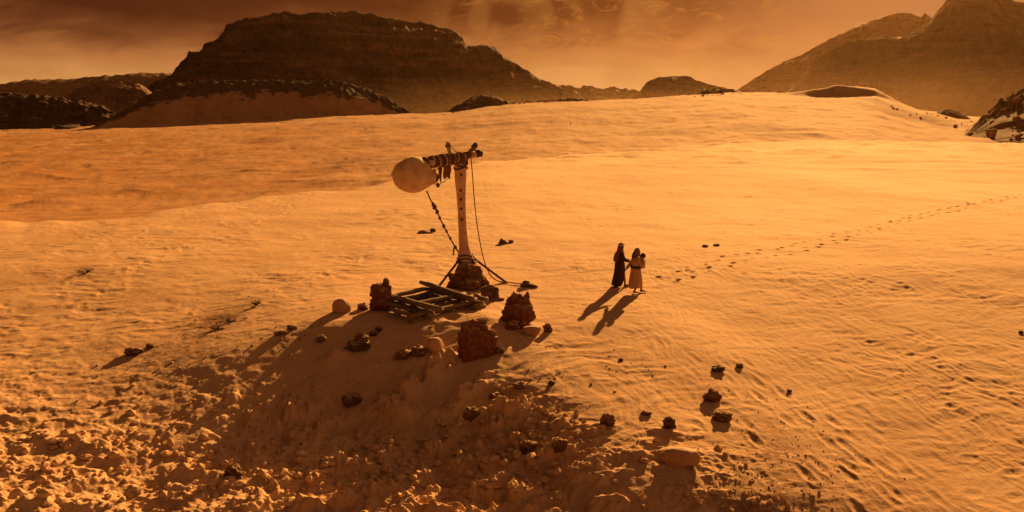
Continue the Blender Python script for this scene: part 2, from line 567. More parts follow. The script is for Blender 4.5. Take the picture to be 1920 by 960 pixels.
def rock_build(c0, c1, c2, strata=True, sc=1.0, bump=0.6, bd=0.05, dust=False):
    def f(g):
        tc = g.n('ShaderNodeTexCoord').outputs['Object']
        n1 = g.noise(tc, 1.3 * sc, 6, 0.62)
        n2 = g.noise(tc, 6.0 * sc, 5, 0.65)
        c = g.mix(g.ss(n1, 0.35, 0.65), c0, c1)
        if strata:
            mp = g.n('ShaderNodeMapping')
            mp.inputs['Scale'].default_value = (0.12, 0.12, 2.2)
            g.t.links.new(tc, mp.inputs[0])
            st = g.noise(mp.outputs[0], 1.6 * sc, 5, 0.6, 0.3)
            c = g.mix(g.m('MULTIPLY', g.ss(st, 0.47, 0.60), 0.8), c, c2)
            m2 = g.n('ShaderNodeMapping')
            m2.inputs['Scale'].default_value = (1.0, 1.0, 0.16)
            g.t.links.new(tc, m2.inputs[0])
            ck = g.noise(m2.outputs[0], 2.6 * sc, 5, 0.65, 0.5)
            c = g.mix(g.m('MULTIPLY', g.ss(g.m('ABSOLUTE', g.m('SUBTRACT', ck, 0.5)), 0.035, 0.0), 0.7), c, tuple(k * 0.35 for k in c0))
        else:
            c = g.mix(g.m('MULTIPLY', g.ss(n2, 0.5, 0.7), 0.6), c, c2)
        if dust:
            up = g.n('ShaderNodeSeparateXYZ')
            g.t.links.new(g.n('ShaderNodeNewGeometry').outputs['Normal'], up.inputs[0])
            c = g.mix(g.m('MULTIPLY', g.ss(g.m('ADD', up.outputs[2], g.m('MULTIPLY', g.m('SUBTRACT', n2, 0.5), 1.4)), 0.35, 0.95), 0.75), c, (.46, .29, .17))
        h = g.m('ADD', g.m('MULTIPLY', n2, 0.6), g.m('MULTIPLY', g.noise(tc, 20 * sc, 4, 0.6), 0.3))
        return c, h, bump, bd
    return f


def plain_build(c0, c1, sc=8.0, stretch=None, bump=0.4, bd=0.01):
    def f(g):
        tc = g.n('ShaderNodeTexCoord').outputs['Object']
        if stretch:
            mp = g.n('ShaderNodeMapping')
            mp.inputs['Scale'].default_value = stretch
            g.t.links.new(tc, mp.inputs[0])
            tc = mp.outputs[0]
        n1 = g.noise(tc, sc, 5, 0.62)
        c = g.mix(g.ss(n1, 0.35, 0.68), c0, c1)
        return c, n1, bump, bd
    return f


M = {}
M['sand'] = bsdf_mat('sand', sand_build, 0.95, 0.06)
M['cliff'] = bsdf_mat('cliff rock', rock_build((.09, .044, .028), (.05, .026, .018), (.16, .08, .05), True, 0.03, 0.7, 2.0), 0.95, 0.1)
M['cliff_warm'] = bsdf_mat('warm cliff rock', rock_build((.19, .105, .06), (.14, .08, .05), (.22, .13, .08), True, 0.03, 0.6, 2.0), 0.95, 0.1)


def apron_build(g, rock=(.07, .042, .03), drift=(.35, .2, .11)):
    tc = g.n('ShaderNodeTexCoord').outputs['Object']
    rk = g.n('ShaderNodeAttribute', attribute_name='rock').outputs['Fac']
    n = g.noise(tc, 0.09, 6, 0.68)
    n2 = g.noise(tc, 0.35, 5, 0.7)
    f = g.ss(g.m('ADD', g.m('ADD', rk, g.m('MULTIPLY', g.m('SUBTRACT', n, 0.5), 1.3)), g.m('MULTIPLY', g.m('SUBTRACT', n2, 0.5), 0.9)), 0.42, 0.6)
    c = g.mix(f, drift, rock)
    return c, n2, 0.7, 0.8


M['apron'] = bsdf_mat('rock over drifted sand', apron_build, 0.95, 0.1)
M['apron_red'] = bsdf_mat('red rubble over sand', lambda g: apron_build(g, (.15, .07, .042), (.36, .18, .082)), 0.95, 0.1)
M['dark_rock'] = bsdf_mat('dark rough rock', rock_build((.20, .10, .058), (.13, .066, .04), (.26, .135, .08), False, 3.0, 0.9, 0.06, True), 0.9, 0.2)
M['red_rock'] = bsdf_mat('red crumbling rock', rock_build((.23, .082, .042), (.16, .058, .033), (.12, .05, .03), False, 3.5, 0.9, 0.06, True), 0.9, 0.2)
M['pale_rock'] = bsdf_mat('smooth pale sandstone', rock_build((.48, .28, .19), (.40, .22, .145), (.32, .175, .115), False, 2.0, 0.5, 0.03), 0.85, 0.25)
M['black_rock'] = bsdf_mat('black stone', rock_build((.12, .065, .04), (.08, .045, .03), (.16, .09, .055), False, 4.0, 0.9, 0.05, True), 0.85, 0.3)
M['wood'] = bsdf_mat('weathered grey wood', plain_build((.24, .165, .095), (.13, .088, .052), 5.0, (1.0, 9.0, 9.0), 0.7, 0.02), 0.85, 0.25)
M['pole'] = bsdf_mat('dark brown pole wood', plain_build((.13, .06, .035), (.08, .04, .025), 7.0, (3, 3, 1), 0.5, 0.01), 0.8, 0.3)
M['bone'] = bsdf_mat('pale bleached trunk', rock_build((.58, .38, .28), (.47, .29, .21), (.33, .19, .125), False, 1.8, 0.7, 0.03), 0.8, 0.25)
M['hide'] = bsdf_mat('stretched pale hide', rock_build((.66, .47, .30), (.50, .32, .18), (.40, .235, .125), False, 1.6, 0.6, 0.03), 0.75, 0.25)
M['hide_dark'] = bsdf_mat('dark hide lip', plain_build((.09, .045, .03), (.06, .03, .02), 6.0), 0.8, 0.3)
M['rope'] = bsdf_mat('brown rope', plain_build((.15, .075, .04), (.09, .045, .025), 40.0, None, 0.6, 0.005), 0.9, 0.2)
M['wrap'] = bsdf_mat('cloth binding', plain_build((.30, .18, .10), (.16, .085, .05), 14.0, None, 0.6, 0.01), 0.9, 0.2)
M['pale_wrap'] = bsdf_mat('pale cloth binding', plain_build((.48, .33, .2), (.36, .23, .13), 14.0, None, 0.6, 0.01), 0.9, 0.2)
M['flap'] = bsdf_mat('brown leather', plain_build((.2, .085, .035), (.14, .06, .03), 9.0), 0.8, 0.3)
M['twig'] = bsdf_mat('dry twig', plain_build((.12, .06, .035), (.08, .04, .025), 20.0), 0.9, 0.2)
M['skin'] = bsdf_mat('brown skin', plain_build((.24, .125, .075), (.22, .11, .065), 10.0, None, 0.1, 0.002), 0.6, 0.4)
M['robe_dark'] = bsdf_mat('black brown robe cloth', plain_build((.035, .02, .016), (.055, .03, .022), 12.0, None, 0.5, 0.01), 0.95, 0.1)
M['robe_red'] = bsdf_mat('rust brown shawl cloth', plain_build((.19, .075, .045), (.14, .055, .035), 12.0, None, 0.5, 0.01), 0.95, 0.1)
M['robe_tan'] = bsdf_mat('tan dress cloth', plain_build((.48, .28, .165), (.40, .22, .13), 12.0, None, 0.5, 0.01), 0.95, 0.1)
M['scarf'] = bsdf_mat('brown headscarf cloth', plain_build((.2, .105, .065), (.15, .075, .05), 12.0, None, 0.5, 0.01), 0.95, 0.1)
M['scarf_pale'] = bsdf_mat('pale headband cloth', plain_build((.55, .42, .3), (.48, .35, .24), 12.0), 0.9, 0.1)
M['hair'] = bsdf_mat('black hair', plain_build((.02, .013, .01), (.03, .02, .014), 40.0), 0.6, 0.4)
M['shoe'] = bsdf_mat('red leather shoe', plain_build((.28, .07, .035), (.2, .05, .03), 12.0), 0.6, 0.4)


# ------------------------------------------------------------------ the ground
def build_ground():
    ymax = 985.0
    ys = np.arange(ymax, 262.0, -1.02)
    d0 = []
    for y in ys:
        e = elev(y)
        d0.append((-1.2 - CAM_H) / e if e < -0.05 else (0 - CAM_H) / e)
    d0 = np.array(d0)
    d0 = np.maximum.accumulate(d0 + np.arange(len(d0)) * 1e-4)
    d0 = d0[d0 < 150]
    near = np.geomspace(1.0, d0[0] * 0.985, 22)
    mid = np.geomspace(d0[-1] * 1.006, 640, 210)
    far = np.geomspace(670, 2100, 26)
    R = np.concatenate([near, d0, mid, far])
    fine = np.linspace(-0.585, 0.585, 1260)
    left = np.linspace(-math.pi, -0.60, 48)
    right = np.linspace(0.60, math.pi, 48)[:-1]
    A = np.concatenate([left, fine, right])
    RR, AA = np.meshgrid(R, A, indexing='ij')
    X = RR * np.sin(AA)
    Y = RR * np.cos(AA)
    # keep rows of the fine part level in depth
    infov = np.abs(AA) <= 0.5851
    X = np.where(infov, RR * np.tan(AA), X / math.cos(0.585))
    Y = np.where(infov, RR, Y / math.cos(0.585))
    Z = height(X.ravel(), Y.ravel()).reshape(X.shape)
    P = np.stack([X, Y, Z], -1)
    me = grid_mesh('ground', P, cyc=True)
    zm = macro(X.ravel(), Y.ravel())
    t = 960 + 1688 * X / np.maximum(Y, 1)
    yc = np.interp(np.clip(t, -900, 3000), C_T, C_Y)
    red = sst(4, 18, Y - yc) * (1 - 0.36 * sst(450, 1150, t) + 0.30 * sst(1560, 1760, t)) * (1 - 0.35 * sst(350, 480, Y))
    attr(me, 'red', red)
    pale = sst(-16, 4, X) * sst(30, 52, Y) * (1 - red) * (0.55 + 0.5 * fbm(X / 22.0, Y / 40.0, 3, 131))  # mask for the plateau's painted sun brightness, stronger to the right
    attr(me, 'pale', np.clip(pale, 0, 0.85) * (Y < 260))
    deb = np.zeros_like(X)
    for px, py, sx, sy, a in DEBRIS:
        c = PZ(px, py, -0.5)
        deb += a * np.exp(-((X - c.x) / sx) ** 2 - ((Y - c.y) / sy) ** 2)
    attr(me, 'debris', np.clip(deb, 0, 1))
    # flip so that normals point up
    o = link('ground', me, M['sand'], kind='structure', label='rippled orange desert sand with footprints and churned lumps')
    return o


DEBRIS = [(395, 612, .9, 1.2, .8), (420, 600, .7, .8, .7), (330, 650, 1.6, 1.4, .55), (270, 690, 1.3, 1.4, .35), (1440, 790, 1.0, 1.3, .4),
          (1490, 850, 1.0, 1.6, .5), (1400, 890, .8, 1.0, .7), (1000, 720, 1.2, .6, .45), (1200, 680, .5, .5, .3)]
build_ground()


# ------------------------------------------------------------------ hills and cliffs
def massif(name, prof, D, W, zb, mat, seed, strata=4.0, butt=14.0, jag=1.5, cols=2.5, nv=80, talus=0.35, back=None, step=9.0, label=None, rockattr=None):
    """rock mass whose skyline follows prof (photo columns, rows) at distance D; W metres of front slope"""
    ps = np.array([p[0] for p in prof], float)
    py = np.array([p[1] for p in prof], float)
    n = int((ps[-1] - ps[0]) / cols) + 2
    t = np.linspace(ps[0], ps[-1], n)
    yt = np.interp(t, ps, py)
    Dt = np.interp(t, [d[0] for d in D], [d[1] for d in D]) if isinstance(D, list) else np.full(n, float(D))
    e = np.tan(-PITCH + np.arctan((480 - yt) / F))
    ax = (t - 960) / F * (CP - e * SP)
    zt = CAM_H + e * Dt
    back = back or W
    v = np.concatenate([np.linspace(0, 1, nv), 1 + np.linspace(0.06, 1, 16)])
    V, Tn = np.meshgrid(v, np.arange(n), indexing='ij')
    ZT = zt[Tn]
    H = np.maximum(ZT - zb, 0.5)
    DT = Dt[Tn]
    vf = np.clip(V, 0, 1)
    # talus at the foot, then cliffs, then a rounded top
    s = np.where(vf < 0.5, talus * (vf / 0.5) ** 1.25, talus + (1 - talus) * (0.55 * ((np.clip(vf, .5, 1) - 0.5) / 0.5) ** 0.8 + 0.45 * np.sin((np.clip(vf, .5, 1) - 0.5) / 0.5 * math.pi / 2)))
    z = zb + H * s
    wloc = W * np.clip(H / np.max(H), 0.25, 1) ** 0.8
    y = DT - wloc * (1 - vf)
    xw = ax[Tn] * DT
    stp = z / step + 1.2 * pn(xw / 60.0, z / 40.0, seed + 3)
    env = sst(0.0, 0.25, vf) * (1 - sst(0.93, 1.0, vf)) * sst(3, 20, H)
    saw = stp - np.floor(stp)
    ledge = (sst(0.0, 0.75, saw) - saw) * 1.6 + 0.7 * pn(xw / 50.0, z / step * 1.9, seed + 5)
    y = y + env * strata * ledge
    y = y - env * butt * fbm(xw / (W * 0.42), (vf * W * 0.6 + z) / (W * 0.42), 5, seed + 8, 0.58)
    z = z + env * strata * 0.25 * fbm(xw / 18.0, y / 18.0, 3, seed + 12)
    jl = np.mean(Dt) * 12.0 / F
    z = z + jag * fbm(xw / jl, (y - DT) / jl, 4, seed) * sst(0, 14, H) * sst(0.5, 0.9, vf)
    vb = np.clip(V - 1, 0, 1)
    y = y + back * vb
    z = np.where(V > 1, z - (z - zb) * vb ** 0.9 - 2.0 * (vb > .99), z)
    z = np.where(V <= 0, zb - 3.0, z)
    X = ax[Tn] * (0.0 + DT) + ax[Tn] * (y - DT) * 0.85
    P = np.stack([X, y, z], -1)
    me = grid_mesh(name, P)
    if rockattr is not None:
        attr(me, 'rock', rockattr(vf, V))
    o = link(name, me, mat, kind='structure')
    if label:
        o['label'] = label
    return o


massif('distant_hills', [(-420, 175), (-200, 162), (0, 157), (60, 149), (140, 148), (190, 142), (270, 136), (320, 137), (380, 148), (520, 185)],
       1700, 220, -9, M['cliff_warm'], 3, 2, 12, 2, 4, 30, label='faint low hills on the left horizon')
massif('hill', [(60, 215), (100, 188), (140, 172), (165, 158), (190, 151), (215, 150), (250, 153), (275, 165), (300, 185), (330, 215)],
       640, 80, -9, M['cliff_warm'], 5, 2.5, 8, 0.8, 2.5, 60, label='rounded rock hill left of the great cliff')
massif('hill', [(-420, 160), (-200, 165), (0, 172), (60, 178), (110, 181), (150, 187), (195, 200), (235, 222), (262, 246)],
       [(-420, 540), (0, 530), (262, 500)], 70, -9, M['apron'], 7, 2.0, 10, 1.0, 2.5, 70, label='dark low rocky ridge at the left edge', rockattr=lambda vf, V: 0.75 + 0 * vf)
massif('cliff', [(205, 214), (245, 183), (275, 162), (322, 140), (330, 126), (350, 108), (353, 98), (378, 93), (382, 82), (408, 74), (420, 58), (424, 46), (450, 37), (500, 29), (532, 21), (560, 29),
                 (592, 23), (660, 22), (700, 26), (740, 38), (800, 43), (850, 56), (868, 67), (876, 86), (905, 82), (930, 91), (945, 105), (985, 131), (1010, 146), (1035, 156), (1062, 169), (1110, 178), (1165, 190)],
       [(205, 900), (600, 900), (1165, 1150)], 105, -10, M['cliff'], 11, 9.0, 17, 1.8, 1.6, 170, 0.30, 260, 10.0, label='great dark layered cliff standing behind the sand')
massif('hill', [(85, 268), (125, 257), (160, 245), (230, 208), (290, 170), (330, 158), (380, 151), (500, 150), (640, 152), (690, 166), (730, 186), (760, 204), (785, 218)],
       [(85, 440), (160, 465), (260, 495), (350, 515), (700, 530), (785, 520)], 46, -9, M['apron'], 17, 1.0, 2.5, 0.8, 2.0, 80, 0.5, 90, 5.0,
       label='shaded sand slope capped with dark rock below the cliff', rockattr=lambda vf, V: sst(0.30, 0.95, vf) * 0.95)
massif('hill', [(815, 222), (835, 210), (860, 196), (885, 181), (905, 177), (930, 182), (960, 192), (1000, 190), (1040, 187), (1085, 184), (1120, 188), (1160, 198)],
       [(815, 500), (900, 520), (1160, 540)], 40, -4, M['apron'], 19, 1.2, 4, 0.8, 1.5, 60, label='small dark rock knoll on the sand ridge at the cliff foot', rockattr=lambda vf, V: 0.60 + 0 * vf)
massif('distant_hills', [(1000, 192), (1030, 173), (1050, 160), (1068, 158), (1080, 164), (1104, 160), (1128, 166), (1150, 163), (1172, 168), (1190, 166), (1206, 174), (1225, 190)],
       1700, 80, -9, M['cliff_warm'], 23, 5, 15, 3.0, 1.2, 40, label='hazy row of rock knobs between cliff and small mesa')
massif('mesa', [(1170, 200), (1190, 181), (1200, 170), (1212, 154), (1235, 144), (1262, 142), (1288, 142), (1305, 150), (1325, 157), (1350, 163), (1400, 172), (1470, 186)],
       1050, 90, -9, M['cliff'], 29, 3, 12, 0.9, 1.4, 60, label='small flat topped mesa in the haze')
massif('hill', [(1275, 196), (1290, 184), (1310, 174), (1330, 168), (1352, 166), (1372, 168), (1395, 176), (1415, 190)],
       560, 30, 2, M['apron'], 31, 1.0, 4, 1.2, 1.2, 40, label='low stony rise in front of the small mesa', rockattr=lambda vf, V: 0.55 + 0 * vf)
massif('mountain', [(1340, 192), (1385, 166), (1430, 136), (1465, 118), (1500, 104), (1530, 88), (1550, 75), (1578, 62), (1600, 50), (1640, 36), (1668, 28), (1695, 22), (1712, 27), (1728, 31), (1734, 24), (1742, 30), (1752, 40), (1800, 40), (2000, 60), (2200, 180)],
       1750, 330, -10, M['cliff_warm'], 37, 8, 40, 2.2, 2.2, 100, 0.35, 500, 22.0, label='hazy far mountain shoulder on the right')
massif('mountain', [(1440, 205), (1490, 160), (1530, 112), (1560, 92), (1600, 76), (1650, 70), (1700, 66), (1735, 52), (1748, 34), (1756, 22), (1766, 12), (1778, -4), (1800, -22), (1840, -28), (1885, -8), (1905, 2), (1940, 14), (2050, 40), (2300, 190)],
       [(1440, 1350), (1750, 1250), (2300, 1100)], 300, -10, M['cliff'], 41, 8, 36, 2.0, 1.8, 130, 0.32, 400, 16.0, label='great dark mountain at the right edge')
massif('hill', [(1715, 232), (1735, 222), (1752, 214), (1768, 206), (1780, 204), (1792, 207), (1812, 218), (1835, 232)],
       450, 25, -4.5, M['apron_red'], 43, 0.8, 3, 1.0, 1.2, 40, label='small rocky knoll at the mountain foot', rockattr=lambda vf, V: 0.7 + 0 * vf)
right_slope = massif('hill', [(1800, 262), (1822, 240), (1850, 212), (1880, 190), (1920, 172), (1990, 150), (2100, 130), (2300, 120)],
       [(1800, 315), (2300, 290)], 95, -6.5, M['apron_red'], 47, 1.6, 9, 2.2, 1.2, 110, 0.5, label='boulder strewn slope at the right edge', rockattr=lambda vf, V: 0.74 + 0 * vf)


# ------------------------------------------------------------------ small shapes
def bm_obj(name, bm, mat, parent=None, smooth=True, **tags):
    me = bpy.data.meshes.new(name)
    bmesh.ops.recalc_face_normals(bm, faces=bm.faces)
    bm.to_mesh(me)
    bm.free()
    if smooth:
        me.polygons.foreach_set('use_smooth', np.ones(len(me.polygons), bool))
    return link(name, me, mat, parent, **tags)


def empty(name, loc, label, cat, group=None):
    o = bpy.data.objects.new(name, None)
    COL.objects.link(o)
    o.location = loc
    o.empty_display_size = 0.2
    o['label'] = label
    o['category'] = cat
    if group:
        o['group'] = group
    return o


def tube(bm, pts, radii, n=10, flat=1.0, cap=True):
    pts = [Vector(p) for p in pts]
    if not hasattr(radii, '__len__'):
        radii = [radii] * len(pts)
    rings = []
    up = None
    for i, p in enumerate(pts):
        d = (pts[min(i + 1, len(pts) - 1)] - pts[max(i - 1, 0)])
        d = d.normalized() if d.length > 1e-9 else Vector((0, 0, 1))
        if up is None:
            up = Vector((0, 0, 1)) if abs(d.z) < 0.9 else Vector((1, 0, 0))
        s = d.cross(up).normalized()
        up = s.cross(d).normalized()
        rings.append([bm.verts.new(p + (s * math.cos(a) + up * math.sin(a) * flat) * radii[i]) for a in [2 * math.pi * k / n for k in range(n)]])
    for a, b in zip(rings[:-1], rings[1:]):
        for k in range(n):
            bm.faces.new((a[k], a[(k + 1) % n], b[(k + 1) % n], b[k]))
    if cap:
        bm.faces.new(list(reversed(rings[0])))
        bm.faces.new(rings[-1])
    return rings


def spline(pts, n=8):
    pts = [Vector(p) for p in pts]
    out = []
    for i in range(len(pts) - 1):
        p0, p1, p2, p3 = pts[max(i - 1, 0)], pts[i], pts[i + 1], pts[min(i + 2, len(pts) - 1)]
        for k in range(n):
            t = k / n
            out.append(0.5 * ((2 * p1) + (p2 - p0) * t + (2 * p0 - 5 * p1 + 4 * p2 - p3) * t * t + (3 * p1 - p0 - 3 * p2 + p3) * t ** 3))
    out.append(pts[-1])
    return out


def rock_bm(size, seed, sub=3, cuts=9, rough=0.16, square=0.0, freq=1.6, off=(0, 0, 0), bm=None):
    """broken stone: a ball cut by random planes, then weathered"""
    rnd = random.Random(seed)
    b = bmesh.new()
    bmesh.ops.create_icosphere(b, subdivisions=sub, radius=1.0)
    planes = []
    for _ in range(cuts):
        v = Vector((rnd.gauss(0, 1), rnd.gauss(0, 1), rnd.gauss(0, .8))).normalized()
        planes.append((v, rnd.uniform(0.62, 0.92)))
    o = Vector((rnd.uniform(-50, 50), rnd.uniform(-50, 50), rnd.uniform(-50, 50)))
    for v in b.verts:
        p = v.co.copy()
        if square:
            m = max(abs(p.x), abs(p.y), abs(p.z))
            p = p.lerp(p / m * 0.85, square)
        for nrm, d in planes:
            k = p.dot(nrm) - d
            if k > 0:
                p -= nrm * k * 0.92
        q = p * freq + o
        p += p.normalized() * rough * (mnoise.noise(q) + 0.5 * mnoise.noise(q * 2.3) + 0.3 * mnoise.noise(q * 5.1))
        v.co = Vector((p.x * size[0], p.y * size[1], p.z * size[2])) + Vector(off)
    if bm is None:
        return b
    vm = {v: bm.verts.new(v.co) for v in b.verts}
    for f in b.faces:
        bm.faces.new([vm[v] for v in f.verts])
    b.free()
    return bm


# ------------------------------------------------------------------ scattered stones, one object each
STONE_GROUP = 'stones lying on the sand around the well'
#        px   py   w   h  style  mat          label
STONES = [
    (641, 584, 38, 31, 'egg', 'pale_rock', 'tall rounded pale boulder standing left of the well frame', 'boulder'),
    (680, 580, 20, 14, 'cut', 'red_rock', 'small square red stone between pale boulder and rock pillar', 'stone'),
    (815, 656, 36, 30, 'egg', 'pale_rock', 'round pale boulder on the shaded slope left of the squat rock pillar', 'boulder'),
    (997, 625, 40, 22, 'egg', 'pale_rock', 'largest pale boulder at the foot of the jagged rock pillar', 'boulder'),
    (982, 616, 16, 16, 'egg', 'red_rock', 'small round stone squeezed between pillar and pale boulder', 'stone'),
    (1027, 621, 18, 17, 'cut', 'red_rock', 'small square stone at the right end of the pillar stones', 'stone'),
    (962, 614, 28, 15, 'cut', 'red_rock', 'flat red stone in shade under the jagged rock pillar', 'stone'),
    (942, 457, 15, 11, 'cut', 'black_rock', 'dark stone with a smaller stone beside it beyond the rope peg', 'stone'),
    (958, 455, 10, 6, 'cut', 'dark_rock', 'small stone just right of a dark stone beyond the post', 'stone'),
    (1347, 695, 24, 12, 'cut', 'black_rock', 'flat dark stone beside a smaller one on the right sand', 'stone'),
    (1386, 688, 15, 8, 'cut', 'dark_rock', 'small flat stone right of the flat dark stone', 'stone'),
    (1335, 750, 29, 24, 'cut', 'dark_rock', 'pointed reddish dark stone below the two flat stones', 'stone'),
    (1254, 800, 23, 25, 'cut', 'black_rock', 'upright dark stone left of the long dark stone', 'stone'),
    (1355, 787, 32, 19, 'cut', 'dark_rock', 'long dark stone lying beyond the big pale boulder', 'stone'),
    (1275, 866, 71, 33, 'slab', 'pale_rock', 'big pale oblong boulder in the right foreground', 'boulder'),
    (1140, 796, 26, 24, 'cut', 'dark_rock', 'dark stone half buried on the brow of the shaded slope', 'stone'),
    (1212, 777, 17, 9, 'cut', 'dark_rock', 'little flat stone between half buried stone and upright stone', 'stone'),
    (252, 663, 30, 14, 'cut', 'black_rock', 'dark wedge shaped stone on the left sand', 'stone'),
    (282, 651, 17, 10, 'cut', 'dark_rock', 'small stone just behind the dark wedge on the left sand', 'stone'),
    (548, 616, 18, 9, 'cut', 'dark_rock', 'small dark stone at the tip of the pale boulder shadow', 'stone'),
    (527, 626, 22, 9, 'cut', 'dark_rock', 'flat stone on the sunlit edge left of the shaded slope', 'stone'),
    (601, 640, 18, 14, 'cut', 'dark_rock', 'dark stone on the strip of lit sand below the pale boulder', 'stone'),
    (660, 756, 32, 22, 'cut', 'black_rock', 'dark stone alone in the deep shade of the slope', 'stone'),
    (884, 783, 28, 22, 'cut', 'dark_rock', 'rough stone with lit top in the middle of the shade', 'stone'),
    (938, 661, 18, 14, 'cut', 'dark_rock', 'small dark stone right of the squat rock pillar', 'stone'),
    (1322, 463, 11, 5, 'cut', 'black_rock', 'left of two tiny dark stones above the footprints', 'stone'),
    (1343, 461, 11, 5, 'cut', 'black_rock', 'right of two tiny dark stones above the footprints', 'stone'),
    (440, 893, 34, 26, 'cut', 'black_rock', 'dark stone among the churned lumps at lower left', 'stone'),
    (990, 845, 30, 24, 'cut', 'dark_rock', 'rough stone low in the shaded hollow at bottom centre', 'stone'),
    (1052, 842, 26, 24, 'cut', 'dark_rock', 'crumbly stone at the right rim of the shaded hollow', 'stone'),
    (1164, 676, 9, 6, 'cut', 'black_rock', 'tiny dark stone on the sand below the two women', 'stone'),
    (1034, 720, 12, 9, 'cut', 'black_rock', 'tiny dark stone above the brow of the shaded slope', 'stone'),
    (975, 725, 24, 11, 'cut', 'dark_rock', 'flat dark stone on the brow at the end of the pillar shadow', 'stone'),
    (930, 745, 26, 10, 'cut', 'black_rock', 'low dark stone at the shadow edge below the squat pillar', 'stone'),
    (1480, 735, 8, 6, 'cut', 'black_rock', 'tiny dark pebble alone on the right sand', 'stone'),
    (1914, 625, 8, 6, 'cut', 'black_rock', 'tiny dark pebble at the right edge of the sand', 'stone'),
    (794, 437, 18, 6, 'cut', 'dark_rock', 'low stone left of the post half sunk in sand', 'stone'),
    (812, 434, 11, 7, 'cut', 'dark_rock', 'small stone nearest the post on its left', 'stone'),
    (757, 668, 30, 15, 'cut', 'dark_rock', 'dark crumbly stone left of the round pale boulder', 'stone'),
    (785, 664, 26, 18, 'cut', 'dark_rock', 'dark stone touching the round pale boulder', 'stone'),
    (702, 628, 16, 10, 'cut', 'black_rock', 'small dark stone above the rubble heap in shade', 'stone'),
    (710, 620, 14, 10, 'cut', 'black_rock', 'small black stone below the well frame in shade', 'stone'),
]
for i, (px, py, w, h, sty, mat, lab, cat) in enumerate(STONES):
    p = G(px, py)
    k = scale_at(p)
    sx, sz = w / k / 2, h / k / 2
    if sty == 'egg':
        bm = rock_bm((sx, sx * 0.85, sz * 1.15), 100 + i, 3, 4, 0.07, 0.25, 1.2)
    elif sty == 'slab':
        bm = rock_bm((sx * 1.08, sx * 0.6, sz * 1.2), 107 + i, 4, 3, 0.10, 0.35, 1.4)
    else:
        bm = rock_bm((sx * 1.12, sx * 0.9, sz * 1.25), 100 + i, 4, 8, 0.34, 0.1, 2.0)
    o = bm_obj(cat, bm, M[mat], label=lab, category=cat, group=STONE_GROUP)
    o.location = (p.x, p.y, ground_at(p.x, p.y) + sz * 0.5)
    o.rotation_euler = (0, 0, (random.Random(i).uniform(-.3, .3)))


def rock_thing(name, label, cat, px, py, pieces, group=None, yaw=0.0):
    """pieces: (dx_px, up_px, w, h, depth_factor, part, mat, square)"""
    p = G(px, py)
    k = scale_at(p)
    z0 = ground_at(p.x, p.y)
    root = empty(name, (p.x, p.y, z0), label, cat, group)
    for j, (dx, up, w, h, dep, part, mat, sq) in enumerate(pieces):
        sx, sz = w / k / 2, h / k / 2
        bm = rock_bm((sx * 1.12, sx * dep, sz * 1.12), (px * 7 + j * 13) % 1000, 4 if w > 20 else 3, 5, 0.34, sq, 2.4)
        o = bm_obj(part, bm, M[mat], root)
        o.location = (dx / k, random.Random(j + px).uniform(-.06, .06), up / k + sz)
    return root


PG = 'rough rock pillars around the well'
rock_thing('rock_pillar', 'rough rock pillar with one knob touching the left corner of the well frame', 'rock pillar', 716, 580,
           [(0, -6, 42, 48, .8, 'rock_body', 'red_rock', .3), (-4, 10, 30, 38, .8, 'rock_body', 'red_rock', .3), (8, 14, 22, 34, .8, 'rock_shoulder', 'red_rock', .2),
            (10, 38, 11, 21, .9, 'rock_knob', 'dark_rock', .1), (-9, 30, 16, 18, .9, 'rock_shoulder', 'red_rock', .2), (-14, -4, 20, 24, .8, 'rock_lump', 'dark_rock', .2)], PG)
rock_thing('rock_pillar', 'jagged rock pillar with two upright knobs right of the well frame', 'rock pillar', 973, 606,
           [(-2, -8, 50, 44, .7, 'rock_body', 'red_rock', .2), (-4, 10, 36, 38, .7, 'rock_body', 'red_rock', .3), (-9, 24, 20, 34, .7, 'rock_shoulder', 'red_rock', .3),
            (13, 16, 24, 34, .8, 'rock_shoulder', 'red_rock', .3), (2, 42, 9, 14, .9, 'rock_knob', 'dark_rock', .1), (16, 42, 7, 17, .9, 'rock_knob', 'dark_rock', .1),
            (21, 4, 18, 22, .8, 'rock_lump', 'red_rock', .2), (-20, -4, 24, 26, .8, 'rock_lump', 'red_rock', .1)], PG)
rock_thing('rock_pillar', 'squat broad red rock pillar below the well on the brow of the slope', 'rock pillar', 895, 668,
           [(0, -12, 60, 58, .75, 'rock_body', 'red_rock', .45), (-10, 14, 42, 50, .75, 'rock_body', 'red_rock', .4), (14, 10, 36, 48, .8, 'rock_shoulder', 'red_rock', .4),
            (-18, 44, 22, 22, .8, 'rock_shoulder', 'red_rock', .3), (10, 50, 15, 20, .9, 'rock_knob', 'dark_rock', .1), (24, -6, 20, 30, .8, 'rock_lump', 'red_rock', .2), (-22, -8, 24, 36, .8, 'rock_lump', 'red_rock', .2)], PG)
rock_thing('rubble_heap', 'low heap of dark stones beside the right corner of the well frame', 'rubble heap', 918, 562,
           [(0, -2, 30, 20, .8, 'stone', 'dark_rock', .3), (-4, 12, 24, 13, .8, 'stone', 'dark_rock', .2), (8, 10, 18, 14, .8, 'stone', 'black_rock', .2),
            (2, 21, 15, 8, .9, 'stone', 'dark_rock', .2), (14, -4, 26, 9, .7, 'stone', 'black_rock', .2)])
rock_thing('rubble_heap', 'heap of crumbling dark stones catching light on the shaded slope', 'rubble heap', 672, 655,
           [(0, -2, 38, 20, .8, 'stone', 'black_rock', .2), (6, 10, 24, 17, .8, 'stone', 'dark_rock', .2), (-8, 8, 20, 12, .8, 'stone', 'black_rock', .2),
            (14, 4, 16, 14, .8, 'stone', 'dark_rock', .2), (4, 22, 14, 12, .9, 'stone', 'dark_rock', .2)])
